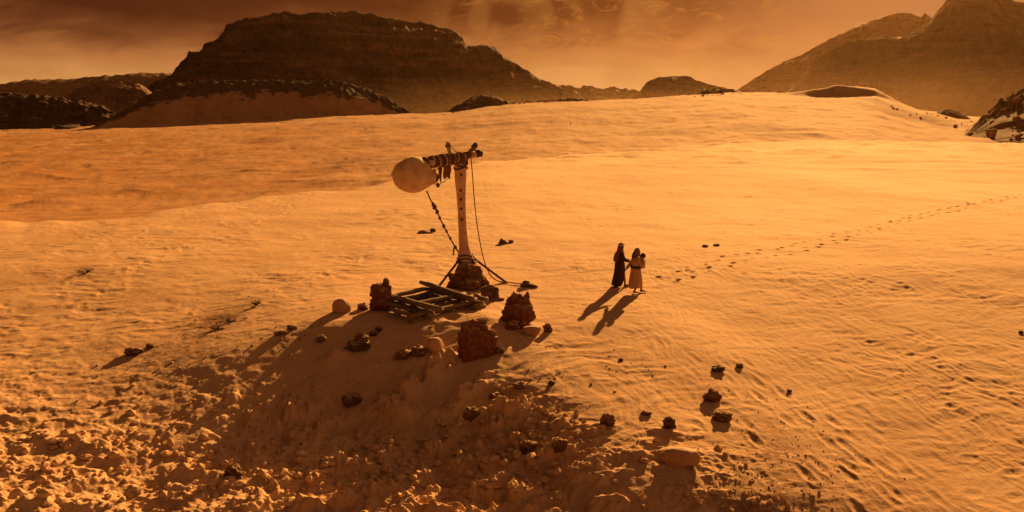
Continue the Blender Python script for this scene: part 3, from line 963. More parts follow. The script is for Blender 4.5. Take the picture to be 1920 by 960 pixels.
rock_thing('rope_anchor', 'dark stones weighing down the rope right of the post', 'rope anchor', 989, 538,
           [(0, -2, 24, 9, .7, 'stone', 'black_rock', .2), (-3, 4, 12, 8, .8, 'stone', 'dark_rock', .2), (12, -2, 14, 7, .7, 'stone', 'dark_rock', .2)])


# ------------------------------------------------------------------ the well
def log_bm(p, q, r, seed, n=10, flat=0.8):
    bm = bmesh.new()
    rnd = random.Random(seed)
    p, q = Vector(p), Vector(q)
    pts = [p.lerp(q, k / 9) + Vector((rnd.uniform(-.012, .012), rnd.uniform(-.012, .012), rnd.uniform(-.01, .01))) for k in range(10)]
    rings = tube(bm, pts, [r * rnd.uniform(.92, 1.08) for _ in pts], n, flat)
    return bm


wc = G(820, 580)
well = empty('log_well', (WELL_C.x, WELL_C.y, 0.1), 'square frame of stacked weathered logs around the dark well pit', 'well')


def WF(a_, b_, z_):                           # plan of the frame: along its end beams, along its long beams
    v = WELL_C + WELL_A * a_ + WELL_B * b_
    return Vector((v.x, v.y, z_))


BEAMS = [
    (WF(-1.25, -1.35, .55), WF(2.06, -1.33, .50), .11), (WF(-1.1, -1.38, .34), WF(1.7, -1.36, .33), .10), (WF(-1.1, -1.36, .14), WF(1.5, -1.34, .13), .11),
    (WF(-1.45, .68, .60), WF(1.62, .44, .50), .10), (WF(-1.3, .72, .40), WF(1.9, .62, .36), .10), (WF(-1.2, .70, .20), WF(1.6, .60, .16), .11), (WF(-1.1, .70, .0), WF(1.5, .60, -.04), .11),
    (WF(-1.10, -1.25, .37), WF(-1.22, 1.05, .41), .10), (WF(-1.12, -1.2, .18), WF(-1.2, .95, .20), .10), (WF(-1.10, -1.2, -.02), WF(-1.16, .9, .0), .11),
    (WF(.55, -1.2, .42), WF(.62, 1.0, .44), .10), (WF(.58, -1.2, .22), WF(.62, .9, .22), .11), (WF(.58, -1.2, .0), WF(.62, .9, .0), .12),
    (WF(.82, -1.3, .08), WF(.86, 1.2, .10), .13), (WF(1.07, -1.5, .08), WF(1.12, 1.2, .09), .13),
    (WF(1.30, -2.05, .27), WF(1.36, 1.35, .33), .10), (WF(1.33, -2.0, .07), WF(1.38, 1.2, .12), .11), (WF(1.34, -1.9, -.14), WF(1.38, 1.0, -.1), .12),
    (WF(-.5, -1.72, .40), WF(.95, -1.70, .34), .085), (WF(.25, -2.0, .34), WF(1.2, -1.95, .33), .09),
    (WF(1.0, 1.12, .44), WF(1.65, 1.05, .40), .08)]
for j, (p, q, r) in enumerate(BEAMS):
    c = (p + q) / 2
    d = (q - p)
    L = d.length / 2
    bm = log_bm(Vector((-L, 0, 0)), Vector((L, 0, 0)), r, 400 + j)
    o = bm_obj('log', bm, M['wood'], well, smooth=True)
    o.rotation_euler = d.to_track_quat('X', 'Z').to_euler()
    o.location = c - well.location

# ------------------------------------------------------------------ the post, its arm and what hangs from it
pb = G(877, 533)
YP = pb.y + 0.1
crane = empty('well_post', (pb.x, YP, pb.z), 'tall pale trunk post with bound crossarm beside the well', 'well post')


def L(px, py, dy=0.0):
    return PD(px, py, YP + dy) - crane.location


bm = bmesh.new()
ctr = [(864, 302), (863.5, 330), (864.5, 360), (866, 395), (867.5, 430), (870, 460), (873.5, 485), (877, 508), (879, 534)]
rad = [11, 11.2, 9, 7.6, 7.8, 9.3, 14, 19, 25]
tube(bm, spline([L(x, y) for x, y in ctr], 5), list(np.interp(np.linspace(0, 8, 41), range(9), [r / 48.0 for r in rad])), 18)
o = bm_obj('trunk', bm, M['bone'], crane)
for (x, y) in ((865, 328), (863.5, 357), (864, 374), (864.5, 392), (866, 412)):
    bm = bmesh.new()
    p = L(x, y, -0.22 if y > 340 else -.26)
    tube(bm, [p + Vector((0, .14, 0)), p, p + Vector((0, -.04, 0))], [.055, .055, .035], 8)
    bm_obj('peg', bm, M['pole'], crane)
for a, b in (((862, 486, -.2), (822, 538, -.5)), ((866, 492, -.25), (846, 540, -.7)), ((888, 484, .1), (951, 531, .3)), ((886, 488, -.2), (917, 535, -.5)), ((876, 484, .2), (890, 520, .9))):
    bm = bmesh.new()
    tube(bm, [L(*a), L(*b)], [.045, .05], 8)
    bm_obj('brace', bm, M['pole'], crane)
for y in (478, 484, 490):
    bm = bmesh.new()
    c = L(873 + (y - 478) * .15, y)
    ring = [c + Vector((math.cos(a) * (.27 + .01 * (y - 478)), math.sin(a) * .27, .03 * math.sin(3 * a))) for a in np.linspace(0, 2 * math.pi, 22)]
    tube(bm, ring, .035, 6)
    bm_obj('rope_binding', bm, M['rope'], crane)
# crossarm: thick bound beam running left and towards the camera, thin stub at right
A0, A1 = L(899, 287, .45), L(786, 306, -1.35)


def on_arm(f):
    p = A0.lerp(A1, f)
    return p + Vector((0, 0, -0.05 * math.sin(f * math.pi)))


bm = bmesh.new()
fs = np.linspace(0, 1, 24)
tube(bm, [on_arm(f) for f in fs], list(np.interp(fs, [0, .2, .3, .55, .8, 1], [.095, .11, .15, .19, .18, .14])), 14)
bm_obj('crossarm', bm, M['pole'], crane)
bm = bmesh.new()
tube(bm, [on_arm(0.02) - (A1 - A0).normalized() * .12, on_arm(0.06)], [.15, .14], 14)
bm_obj('end_cap', bm, M['hide_dark'], crane)
bm = bmesh.new()
tube(bm, [on_arm(0.075), on_arm(0.17)], [.118, .122], 14)
bm_obj('cloth_wrap', bm, M['pale_wrap'], crane)
bm = bmesh.new()
up0 = L(866, 303, .05)
tube(bm, [L(858, 305, -.1), L(876, 291, .3), L(886, 281, .6), L(892, 273, .75)], [.09, .10, .095, .08], 12)
bm_obj('forked_stub', bm, M['wrap'], crane)
bm = bmesh.new()
tube(bm, [L(888, 277, .68), L(893, 270, .8)], [.115, .10], 12)
bm_obj('end_cap', bm, M['hide_dark'], crane)
axis = (A1 - A0).normalized()
s1 = axis.cross(Vector((0, 0, 1))).normalized()
s2 = s1.cross(axis)
rw = random.Random(8)
for j, f in enumerate(np.linspace(0.22, 0.95, 22)):
    bm = bmesh.new()
    c = on_arm(f)
    R_ = float(np.interp(f, [0, .2, .3, .55, .8, 1], [.095, .11, .15, .19, .18, .14])) + .012
    tl = rw.uniform(-.35, .35)
    pts = [c + (s1 * math.cos(a) + s2 * math.sin(a)) * R_ + axis * (tl * R_ * math.cos(a + j)) for a in np.linspace(0, 2 * math.pi, 20)]
    tube(bm, pts, rw.choice([.03, .04, .05]), 6)
    bm_obj('rope_binding', bm, [M['rope'], M['wrap'], M['pale_wrap']][j % 3 if j % 4 else 0], crane)
for j in range(16):
    bm = bmesh.new()
    f = rw.uniform(.2, .95)
    c = on_arm(f)
    a = rw.uniform(0, 6.28)
    p0 = c + (s1 * math.cos(a) + s2 * math.sin(a)) * .18
    p1 = p0 + axis * rw.uniform(-.22, .22) + Vector((rw.uniform(-.06, .06), rw.uniform(-.1, .1), rw.uniform(-.16, .07)))
    p2 = p1 + axis * rw.uniform(-.12, .12) + Vector((0, 0, rw.uniform(-.28, -.05)))
    tube(bm, [p0, p1, p2], [.022, .018, .012], 6)
    bm_obj('loose_cord', bm, M['rope' if j % 2 else 'wrap'], crane)
# upright stub with a dark collar
bm = bmesh.new()
tube(bm, [L(846, 300, -.15), L(843, 285, -.15), L(840, 272, -.15), L(841, 266, -.15)], [.085, .075, .085, .09], 12)
stub = bm_obj('upright_stub', bm, M['pale_wrap'], crane)
bm = bmesh.new()
tube(bm, [L(840.6, 275.5, -.15), L(839.6, 271, -.15)], [.11, .115], 12)
bm_obj('collar', bm, M['pole'], stub)
bm = bmesh.new()
tube(bm, spline([L(843, 272, -.15), L(852, 281, -.05), L(862, 292, .1)], 5), .014, 6)
bm_obj('stay_cord', bm, M['rope'], crane)
# head lashing on the post
for j, (x, y, r) in enumerate(((864, 303, .25), (864, 309, .255), (864, 296, .24), (864, 315, .25))):
    bm = bmesh.new()
    c = L(x, y)
    tube(bm, [c + Vector((math.cos(a) * r, math.sin(a) * r, .05 * math.sin(a * 2 + j))) for a in np.linspace(0, 2 * math.pi, 22)], .035, 6)
    bm_obj('rope_binding', bm, M['rope'], crane)
crane_parts_done = True

# stones heaped round the foot of the post
rp = G(878, 538)
rk_ = scale_at(rp)
heap = empty('rock_mound', (rp.x, rp.y + .1, rp.z), 'steep dark rock mound heaped around the foot of the post', 'rock mound')
for j, (dx, up, w, h, dy) in enumerate([(-14, -4, 42, 28, -.1), (14, -4, 42, 28, -.15), (0, -2, 46, 34, .05), (-6, 14, 32, 28, -.1), (9, 12, 32, 28, -.15), (0, 18, 31, 22, -.05),
                                        (-28, -3, 22, 12, -.1), (26, -3, 26, 14, -.2), (4, -5, 36, 20, -.55), (32, -3, 16, 16, -.3)]):
    sx, sz = w / rk_ / 2, h / rk_ / 2
    o = bm_obj('rock', rock_bm((sx * 1.1, sx * .95, sz * 1.35), 700 + j, 4, 5, .34, .2, 2.4), M['dark_rock' if j % 3 else 'red_rock'], heap)
    o.location = (dx / rk_, dy, up / rk_ + sz)

# the great hide sack
sc_ = PD(776, 329, YP - 1.35)
sack = empty('hide_sack', tuple(sc_), 'big pale swollen hide sack hanging at the left end of the crossarm', 'sack')
kk = scale_at(sc_)
bm = bmesh.new()
prof = [(-43.5, .2), (-42, 2.2), (-40, 5.5), (-38, 12), (-34.5, 20), (-27, 27.5), (-16, 32.6), (-4, 34.2), (8, 33.2), (18, 29.2), (26, 22.5), (31, 18), (35, 14.6), (38.5, 12.4), (41, 11.6), (42.5, 10.4)]
pts = [Vector((x / kk, 0, (-(x) * .10 + 1.5 * math.cos(x / 14)) / kk)) for x, _ in prof]
tube(bm, pts, [r / kk for _, r in prof], 32)
for v in bm.verts:
    q = v.co * 2.2
    rr = math.hypot(v.co.y, v.co.z)
    v.co += Vector((v.co.x * .2, v.co.y, v.co.z)).normalized() * .035 * mnoise.noise(q)
    if v.co.z > 0:
        v.co.z *= 0.92 + 0.1 * math.sin(v.co.x * 4.0 + 1)
    a = math.atan2(v.co.z, v.co.y)
    v.co.y *= 1 + .02 * math.sin(6 * a + v.co.x * 3)
bm_obj('sack_body', bm, M['hide'], sack)
bm = bmesh.new()
c0 = Vector((41.5 / kk, -.02, -4.6 / kk))
tube(bm, [c0 + Vector((-.035, 0, .02)), c0, c0 + Vector((.045, -.02, -.01)), c0 + Vector((.05, -.02, -.01))], [.15, .165, .15, .06], 14)
bm_obj('sack_mouth', bm, M['hide_dark'], sack)
bm = bmesh.new()
tube(bm, [c0 + Vector((.0, 0, .20)), c0 + Vector((-.02, 0, .14)), c0 + Vector((-.10, 0, .12))], [.05, .12, .13], 12)
bm_obj('knot', bm, M['hide'], sack)
for j, dxs in enumerate((-14, 4)):
    bm = bmesh.new()
    tube(bm, [Vector((dxs / kk, 0, 30 / kk)), A1 + crane.location - sc_ + Vector((-.05 + .1 * j, 0, .02))], .03, 6)
    bm_obj('sling', bm, M['rope'], sack)


def hanging_lump(name, px, py, dy, w, h, mat, label, cat, seed):
    p = PD(px, py, YP + dy)
    k = scale_at(p)
    bm = rock_bm((w / k / 2, w / k / 2, h / k / 2), seed, 3, 2, .05, 0.1, 1.2)
    o = bm_obj(name, bm, M[mat], label=label, category=cat)
    o.location = p
    return o


hanging_lump('gourd', 808, 306, -1.2, 16, 14, 'hide', 'round pale gourd bound on top of the crossarm by the sack', 'gourd', 31)
hanging_lump('gourd', 814.5, 321, -1.15, 9, 8, 'hide', 'small pale gourd hanging just above the sack mouth', 'gourd', 32)
# leather flap
fl = PD(838, 324, YP - .55)
bm = bmesh.new()
vs = []
for sgn in (-1, 1):
    grid = [[bm.verts.new(Vector(((i / 5 - .5) * (.30 - .06 * abs(j / 6 - .4)) + .02 * math.sin(j), sgn * .015 + .04 * math.sin(i * 1.3 + j * .5), .30 - j / 6 * (.50 + .05 * math.sin(i * 1.7))))) for i in range(6)] for j in range(7)]
    vs.append(grid)
    for j in range(6):
        for i in range(5):
            bm.faces.new((grid[j][i], grid[j][i + 1], grid[j + 1][i + 1], grid[j + 1][i]))
g0, g1 = vs
for j in range(6):
    for i in (0, 5):
        bm.faces.new((g0[j][i], g0[j + 1][i], g1[j + 1][i], g1[j][i]))
for i in range(5):
    for j in (0, 6):
        bm.faces.new((g0[j][i], g0[j][i + 1], g1[j][i + 1], g1[j][i]))
o = bm_obj('leather_flap', bm, M['flap'], label='brown leather flap hanging under the crossarm', category='leather flap')
o.location = fl
o = bm_obj('tassel', (lambda b: (tube(b, [Vector((0, 0, .3)), Vector((.01, 0, .1)), Vector((0, 0, -.22)), Vector((.03, 0, -.42))], [.05, .075, .05, .012], 8), b)[1])(bmesh.new()),
           M['hide_dark'], label='dark tassel hanging between the flap and the small gourd', category='tassel')
o.location = PD(825, 322, YP - .8)


def rope(label, pts, r, name='rope', cat='rope', knots=()):
    bm = bmesh.new()
    sp = spline(pts, 8)
    tube(bm, sp, r, 7)
    c = sum(sp, Vector()) / len(sp)
    for v in bm.verts:
        v.co -= c
    o = bm_obj(name, bm, M['rope'], label=label, category=cat)
    o.location = c
    for j, (f, s) in enumerate(knots):
        k = sp[int(f * (len(sp) - 1))] - c
        b = rock_bm((s, s, s * 1.3), 900 + j, 2, 3, .2)
        q = bm_obj('knot', b, M['rope'], o)
        q.location = k
    return o


rope('knotted rope slanting from the sack down to the post', [PD(800, 358, YP - 1.3), PD(807, 374, YP - 1.18), PD(818, 394, YP - 1.0), PD(832, 424, YP - .75), PD(846, 450, YP - .5), PD(860, 474, YP - .3)],
     .028, knots=[(.3, .07), (.36, .09), (.44, .075), (.52, .06), (.6, .07), (.68, .05), (.78, .055), (.9, .06)])
rope('rope end dangling beside the post binding', [PD(852, 462, YP - .4), PD(850.5, 470, YP - .4), PD(850, 479, YP - .4)], .03)
ga = G(951, 531)
gb = G(982, 534)
rope('long thin rope falling from the crossarm to the stones at right', [PD(883, 294, YP + .25), PD(886, 330, YP + .3), PD(889.5, 375, YP + .3), PD(895, 425, YP + .3), PD(905, 478, YP + .2), PD(916, 510, YP + .1), PD(928, 524, YP - .05), ga + Vector((-.15, -.1, .05)), ga + Vector((0, 0, .05)), gb + Vector((-.2, 0, .05)), gb + Vector((0, 0, .06))], .021)
gc = G(925, 537)
rope('short rope lying on the sand between the braces and the peg', [gc + Vector((0, 0, .03)), G(938, 533) + Vector((0, 0, .035)), ga + Vector((0, -.03, .045))], .02)
rope('thin cord looped under the crossarm with a small bob', [PD(813, 343, YP - 1.1), PD(817, 346, YP - 1.05), PD(821, 347, YP - 1.0), PD(832, 341, YP - .8), PD(844, 331, YP - .5)], .012, knots=[(.5, .075)])


# ------------------------------------------------------------------ the two women and the child
def body_obj(name, root, build, voxel=.011):
    bm = bmesh.new()
    build(bm)
    o = bm_obj(name, bm, M['skin'], root)
    md = o.modifiers.new('remesh', 'REMESH')
    md.mode = 'VOXEL'
    md.voxel_size = voxel
    md.use_smooth_shade = True
    dg = bpy.context.evaluated_depsgraph_get()
    me = bpy.data.meshes.new_from_object(o.evaluated_get(dg))
    o.modifiers.clear()
    o.data = me
    return o


def ell(bm, c, r, n=14):
    b = bmesh.new()
    bmesh.ops.create_uvsphere(b, u_segments=n, v_segments=n - 2, radius=1)
    vm = {v: bm.verts.new(Vector((v.co.x * r[0], v.co.y * r[1], v.co.z * r[2])) + Vector(c)) for v in b.verts}
    for f in b.faces:
        bm.faces.new([vm[v] for v in f.verts])
    b.free()


def head(bm, c, s=1.0):
    c = Vector(c)
    ell(bm, c, (.095 * s, .075 * s, .115 * s))
    ell(bm, c + Vector((.035, 0, -.05)) * s, (.06 * s, .055 * s, .065 * s))
    tube(bm, [c + Vector((.085, 0, .015)) * s, c + Vector((.112, 0, -.025)) * s, c + Vector((.088, 0, -.035)) * s], [.010 * s, .016 * s, .014 * s], 8)
    for sg in (-1, 1):
        ell(bm, c + Vector((-.005, sg * .076, -.01)) * s, (.022 * s, .012 * s, .032 * s), 8)
        ell(bm, c + Vector((.082, sg * .03, .005)) * s, (.014 * s, .016 * s, .010 * s), 8)
    ell(bm, c + Vector((.09, 0, -.065)) * s, (.014 * s, .026 * s, .012 * s), 8)


def hand(bm, w, d, side, s=1.0, curl=.3):
    """palm, four unequal curled fingers and a thumb; w wrist, d direction"""
    w, d = Vector(w), Vector(d).normalized()
    ref = Vector((0, 0, 1)) if abs(d.z) < .85 else Vector((1, 0, 0))
    sd = d.cross(ref).normalized() * side
    pn_ = sd.cross(d).normalized()
    tube(bm, [w, w + d * .04 * s, w + d * .09 * s], [.026 * s, .036 * s, .036 * s], 10, .6)
    for k, (o, ln) in enumerate(((-.028, .062), (-.009, .075), (.01, .07), (.028, .055))):
        b = w + d * .085 * s + sd * o * s
        m = b + d * ln * .5 * s - pn_ * ln * curl * .25 * s
        e = m + d * ln * .4 * s - pn_ * ln * curl * .6 * s
        tube(bm, [b, m, e], [.0095 * s, .009 * s, .007 * s], 7)
    b = w + d * .03 * s - sd * .03 * s
    tube(bm, [b, b + (d * .6 - sd * .7) * .035 * s, b + (d * 1.3 - sd * .8) * .045 * s], [.013 * s, .011 * s, .008 * s], 7)


def leg(bm, hip, knee, ankle, toe):
    hip, knee, ankle, toe = map(Vector, (hip, knee, ankle, toe))
    tube(bm, [hip, hip.lerp(knee, .5), knee, knee.lerp(ankle, .35), ankle], [.095, .08, .058, .056, .036], 12)
    heel = ankle + (ankle - toe).normalized() * .05
    heel.z = min(ankle.z, toe.z + .05)
    tube(bm, [heel, ankle.lerp(toe, .3) - Vector((0, 0, .02)), ankle.lerp(toe, .7), toe], [.036, .042, .04, .026], 10, .75)


def arm(bm, sh, el_, wr):
    sh, el_, wr = map(Vector, (sh, el_, wr))
    tube(bm, [sh, sh.lerp(el_, .5), el_, el_.lerp(wr, .4), wr], [.056, .048, .04, .038, .026], 12)


def torso(bm, lean=.03):
    tube(bm, [(0, 0, .84), (0, 0, .95), (.0, 0, 1.06), (.01, 0, 1.2), (.02, 0, 1.34), (.025, 0, 1.42)], [.13, .15, .125, .145, .15, .07], 16)
    tube(bm, [(.02, -.17, 1.37), (.02, 0, 1.40), (.02, .17, 1.37)], [.06, .075, .06], 12)
    tube(bm, [(.02, 0, 1.38), (.035, 0, 1.47), (.045, 0, 1.54)], [.06, .052, .05], 12)


def loft(name, rings, mat, root, n=36, wave=6, amp=.02, seed=0, closed_top=False, thick=.012):
    """cloth: rings of (z, cx, cy, rx, ry, fold)"""
    bm = bmesh.new()
    rs = []
    rnd = random.Random(seed)
    ph = rnd.uniform(0, 6)
    for z, cx, cy, rx, ry, fo in rings:
        ring = []
        for k in range(n):
            a = 2 * math.pi * k / n
            w = 1 + fo * amp * (math.sin(wave * a + ph) + .6 * math.sin((wave + 3) * a + 2 * ph + z * 2))
            ring.append(bm.verts.new((cx + rx * w * math.cos(a), cy + ry * w * math.sin(a), z + fo * .012 * math.sin(2 * a + ph))))
        rs.append(ring)
    for a, b in zip(rs[:-1], rs[1:]):
        for k in range(n):
            bm.faces.new((a[k], a[(k + 1) % n], b[(k + 1) % n], b[k]))
    if closed_top:
        bm.faces.new(rs[-1])
    o = bm_obj(name, bm, M[mat], root)
    md = o.modifiers.new('thickness', 'SOLIDIFY')
    md.thickness = thick
    return o


def sleeve(name, pts, radii, mat, root):
    bm = bmesh.new()
    tube(bm, spline(pts, 5), list(np.interp(np.linspace(0, 1, (len(pts) - 1) * 5 + 1), np.linspace(0, 1, len(pts)), radii)), 14, 1.0, True)
    return bm_obj(name, bm, M[mat], root)


def drape_head(name, c, mat, root, back=.22, s=1.0, seed=1, low=.06):
    """scarf over the crown, open at the face, falling behind"""
    bm = bmesh.new()
    c = Vector(c)
    rows = []
    n = 26
    for j in range(12):
        f = j / 11
        ring = []
        for k in range(n):
            a = math.radians(62) + (2 * math.pi - math.radians(124)) * k / (n - 1)   # leaves the front open
            if f < .6:
                th = f / .6 * math.pi * .55
                r = math.sin(th) * 1.0
                z = math.cos(th) * .135
                rx, ry = .125 * r, .105 * r
            else:
                g = (f - .6) / .4
                rx, ry = .125 + .05 * g, .105 + .05 * g
                z = math.cos(math.pi * .55) * .135 - g * back
            fx = .03 * (1 if f < .6 else 1)
            w = 1 + .05 * math.sin(5 * a + seed + f * 3) * f
            ring.append(bm.verts.new(c + Vector((-.012 + rx * w * math.cos(a) + (.05 if f < .55 else 0) * math.sin(min(1, f / .55) * math.pi) * max(0, math.cos(a)), ry * w * math.sin(a), z)) * s))
        rows.append(ring)
    for a, b in zip(rows[:-1], rows[1:]):
        for k in range(n - 1):
            bm.faces.new((a[k], a[k + 1], b[k + 1], b[k]))
    o = bm_obj(name, bm, M[mat], root)
    md = o.modifiers.new('thickness', 'SOLIDIFY')
    md.thickness = .012
    return o


# woman in the dark robe
g1 = G(1161, 537)
w1 = empty('person', (g1.x, g1.y, ground_at(g1.x, g1.y)), 'woman in long black robe and rust shawl reaching forward', 'person', 'women walking across the sand')
w1.scale = (.96, .96, .96)
w1.rotation_euler = (0, 0, math.radians(10))


def b1(bm):
    torso(bm)
    head(bm, (.055, 0, 1.63))
    leg(bm, (0, -.09, .88), (.16, -.09, .50), (.22, -.09, .10), (.40, -.09, .04))
    leg(bm, (0, .09, .88), (-.02, .09, .48), (-.20, .09, .11), (-.03, .09, .03))
    arm(bm, (.02, -.19, 1.36), (.14, -.24, 1.12), (.38, -.16, 1.06))
    hand(bm, (.38, -.16, 1.06), (1, .2, -.1), 1)
    arm(bm, (.02, .19, 1.36), (-.02, .25, 1.08), (.08, .22, .86))
    hand(bm, (.08, .22, .86), (.3, 0, -1), -1)


body_obj('body', w1, b1)
loft('robe', [(.06, -.11, .0, .22, .22, 1.8), (.18, -.08, 0, .225, .22, 1.5), (.34, -.03, 0, .24, .22, 1.2), (.55, .0, 0, .225, .21, 1.0), (.8, .01, 0, .215, .21, .8), (1.0, 0, 0, .19, .205, .5), (1.15, .0, 0, .18, .205, .4), (1.3, .01, 0, .175, .215, .3), (1.4, .015, 0, .14, .19, .2), (1.46, .025, 0, .085, .10, .1)],
     'robe_dark', w1, seed=3, amp=.035)
loft('shawl', [(1.02, -.05, .06, .185, .20, 1.2), (1.15, -.04, .05, .195, .215, 1.0), (1.28, -.02, .03, .19, .225, .8), (1.38, -.0, .02, .165, .21, .5), (1.45, .01, 0, .12, .14, .3), (1.52, .02, 0, .085, .09, .1)], 'robe_red', w1, seed=9, amp=.04)
sleeve('sleeve', [(.01, -.18, 1.37), (.08, -.22, 1.22), (.15, -.24, 1.12), (.30, -.19, 1.075)], [.075, .072, .07, .075], 'robe_dark', w1)
sleeve('sleeve', [(.01, .18, 1.37), (-.01, .23, 1.2), (-.02, .25, 1.08), (.06, .23, .92)], [.075, .072, .07, .08], 'robe_dark', w1)
drape_head('headscarf', (.05, 0, 1.645), 'robe_red', w1, .24, 1.05, 2)
bm = bmesh.new()
tube(bm, [Vector((.05 + .125 * math.cos(a), .108 * math.sin(a), 1.705 + .015 * math.cos(a))) for a in np.linspace(0, 2 * math.pi, 24)], .022, 8)
bm_obj('headband', bm, M['scarf_pale'], w1)
for pts_ in ([(.16, -.09, .035), (.27, -.09, .06), (.36, -.09, .05), (.44, -.09, .035)], [(-.24, .09, .05), (-.16, .09, .075), (-.08, .09, .05), (0, .09, .03)]):
    bm = bmesh.new()
    tube(bm, pts_, [.045, .055, .05, .03], 10, .7)
    bm_obj('shoe', bm, M['robe_dark'], w1)

# woman in the tan dress carrying the child
g2 = G(1191, 549)
w2 = empty('person', (g2.x, g2.y, ground_at(g2.x, g2.y)), 'woman in tan dress and brown headscarf carrying a small child', 'person', 'women walking across the sand')
w2.scale = (.96, .96, .96)
w2.rotation_euler = (0, 0, math.radians(8))


def b2(bm):
    torso(bm)
    head(bm, (.06, 0, 1.63))
    leg(bm, (0, -.09, .88), (.10, -.09, .48), (-.06, -.09, .10), (.10, -.10, .03))
    leg(bm, (0, .09, .88), (.18, .09, .50), (.27, .08, .10), (.45, .07, .045))
    arm(bm, (.01, .19, 1.36), (-.17, .24, 1.12), (-.36, .2, .88))
    hand(bm, (-.36, .2, .88), (-.5, -.1, -1), 1)
    arm(bm, (.02, -.19, 1.36), (.16, -.24, 1.14), (.30, -.05, 1.12))
    hand(bm, (.30, -.05, 1.12), (.3, 1, .1), -1)


body_obj('body', w2, b2)
loft('skirt', [(.22, .0, .0, .27, .225, 1.5), (.36, .01, 0, .265, .225, 1.3), (.55, .01, 0, .25, .22, 1.1), (.75, .01, 0, .22, .205, .9), (.92, .0, 0, .19, .19, .6), (1.03, .0, 0, .165, .175, .3)], 'robe_tan', w2, seed=5, amp=.04)
loft('tunic', [(.95, 0, 0, .195, .20, 1.0), (1.04, .0, 0, .175, .185, .6), (1.12, .01, 0, .178, .19, .5), (1.25, .015, 0, .18, .205, .4), (1.37, .015, 0, .155, .205, .3), (1.44, .02, 0, .10, .13, .2), (1.48, .03, 0, .075, .085, .1)], 'robe_tan', w2, seed=6, amp=.03)
sleeve('sleeve', [(.01, .17, 1.37), (-.09, .22, 1.24), (-.17, .24, 1.12), (-.31, .21, .945)], [.08, .07, .062, .06], 'robe_tan', w2)
sleeve('sleeve', [(.01, -.17, 1.37), (.09, -.22, 1.24), (.16, -.24, 1.14), (.27, -.10, 1.12)], [.08, .075, .07, .065], 'robe_tan', w2)
bm = bmesh.new()
tube(bm, [Vector((.003 + .188 * math.cos(a), .197 * math.sin(a), 1.05 + .02 * math.sin(a))) for a in np.linspace(0, 2 * math.pi, 28)], .04, 8, 1.3)
bm_obj('belt', bm, M['robe_dark'], w2)
drape_head('headscarf', (.06, 0, 1.645), 'scarf', w2, .12, 1.08, 4)
bm = bmesh.new()
tube(bm, spline([(-.03, 0, 1.62), (-.08, .01, 1.5), (-.10, .02, 1.38), (-.09, .02, 1.28)], 4), [.07, .08, .085, .085, .085, .08, .08, .075, .07, .065, .06, .05, .03], 12)
bm_obj('hair', bm, M['hair'], w2)
for pts_ in ([(-.11, -.09, .04), (-.04, -.09, .065), (.04, -.1, .05), (.12, -.1, .03)], [(.22, .08, .05), (.31, .08, .07), (.40, .07, .055), (.50, .07, .04)]):
    bm = bmesh.new()
    tube(bm, pts_, [.045, .056, .05, .032], 10, .7)
    bm_obj('shoe', bm, M['shoe'], w2)

# the child on her arm
off = Matrix.Rotation(math.radians(8), 3, 'Z') @ Vector((.24, -.05, 1.02))
ch = empty('person', Vector(w2.location) + off, 'small dark haired child held against the chest of the tan dressed woman', 'person')
ch.rotation_euler = (0, 0, math.radians(170))


def b3(bm):
    tube(bm, [(0, 0, .0), (0, 0, .08), (0, 0, .2), (0, 0, .27)], [.08, .085, .08, .045], 12)
    tube(bm, [(0, 0, .25), (0, 0, .31)], [.035, .032], 10)
    head(bm, (.01, 0, .385), .95)
    for sg in (-1, 1):
        tube(bm, [(.0, sg * .05, .02), (.10, sg * .08, -.02), (.12, sg * .09, -.12), (.10, sg * .09, -.19), (.13, sg * .09, -.21)], [.05, .045, .038, .026, .022], 10)
        tube(bm, [(0, sg * .085, .24), (.06, sg * .11, .17), (.13, sg * .08, .2)], [.034, .029, .02], 10)
        hand(bm, (.13, sg * .08, .2), (1, 0, .3), sg, .55)


body_obj('body', ch, b3, .007)
loft('wrap', [(-.06, .02, 0, .12, .12, 1), (.04, .01, 0, .115, .115, .8), (.14, 0, 0, .105, .11, .5), (.23, 0, 0, .09, .105, .3), (.28, 0, 0, .05, .06, .1)], 'robe_tan', ch, 20, 4, .03, 4)
sleeve('leggings', [(0, -.05, .0), (.09, -.08, -.03), (.11, -.09, -.13), (.10, -.09, -.18)], [.06, .055, .048, .04], 'robe_dark', ch)
sleeve('leggings', [(0, .05, .0), (.09, .08, -.03), (.11, .09, -.13), (.10, .09, -.18)], [.06, .055, .048, .04], 'robe_dark', ch)
bm = bmesh.new()
ell(bm, (-.014, 0, .405), (.102, .086, .106), 16)
bm_obj('hair', bm, M['hair'], ch)


# ------------------------------------------------------------------ dry plants and loose grit
def shrub(px, py, w, h, n, label, seed):
    p = G(px, py)
    k = scale_at(p)
    rnd = random.Random(seed)
    bm = bmesh.new()
    for _ in range(n):
        a = rnd.uniform(0, 2 * math.pi)
        ln = rnd.uniform(.5, 1)
        e = Vector((math.cos(a) * w / k / 2 * ln, math.sin(a) * w / k / 2 * ln, rnd.uniform(.3, 1) * h / k))
        m = e * .5 + Vector((0, 0, h / k * .15))
        tube(bm, [(0, 0, -.03), m, e], [.016, .012, .006], 5)
        for _ in range(3):
            f = rnd.uniform(.35, .9)
            b = m.lerp(e, f)
            tube(bm, [b, b + Vector((rnd.uniform(-1, 1), rnd.uniform(-1, 1), rnd.uniform(-.1, .7))) * .25 * w / k], [.009, .004], 4)
    o = bm_obj('dry_shrub', bm, M['twig'], label=label, category='dry shrub', group='dry shrubs on the sand')
    o.location = (p.x, p.y, ground_at(p.x, p.y))
    return o


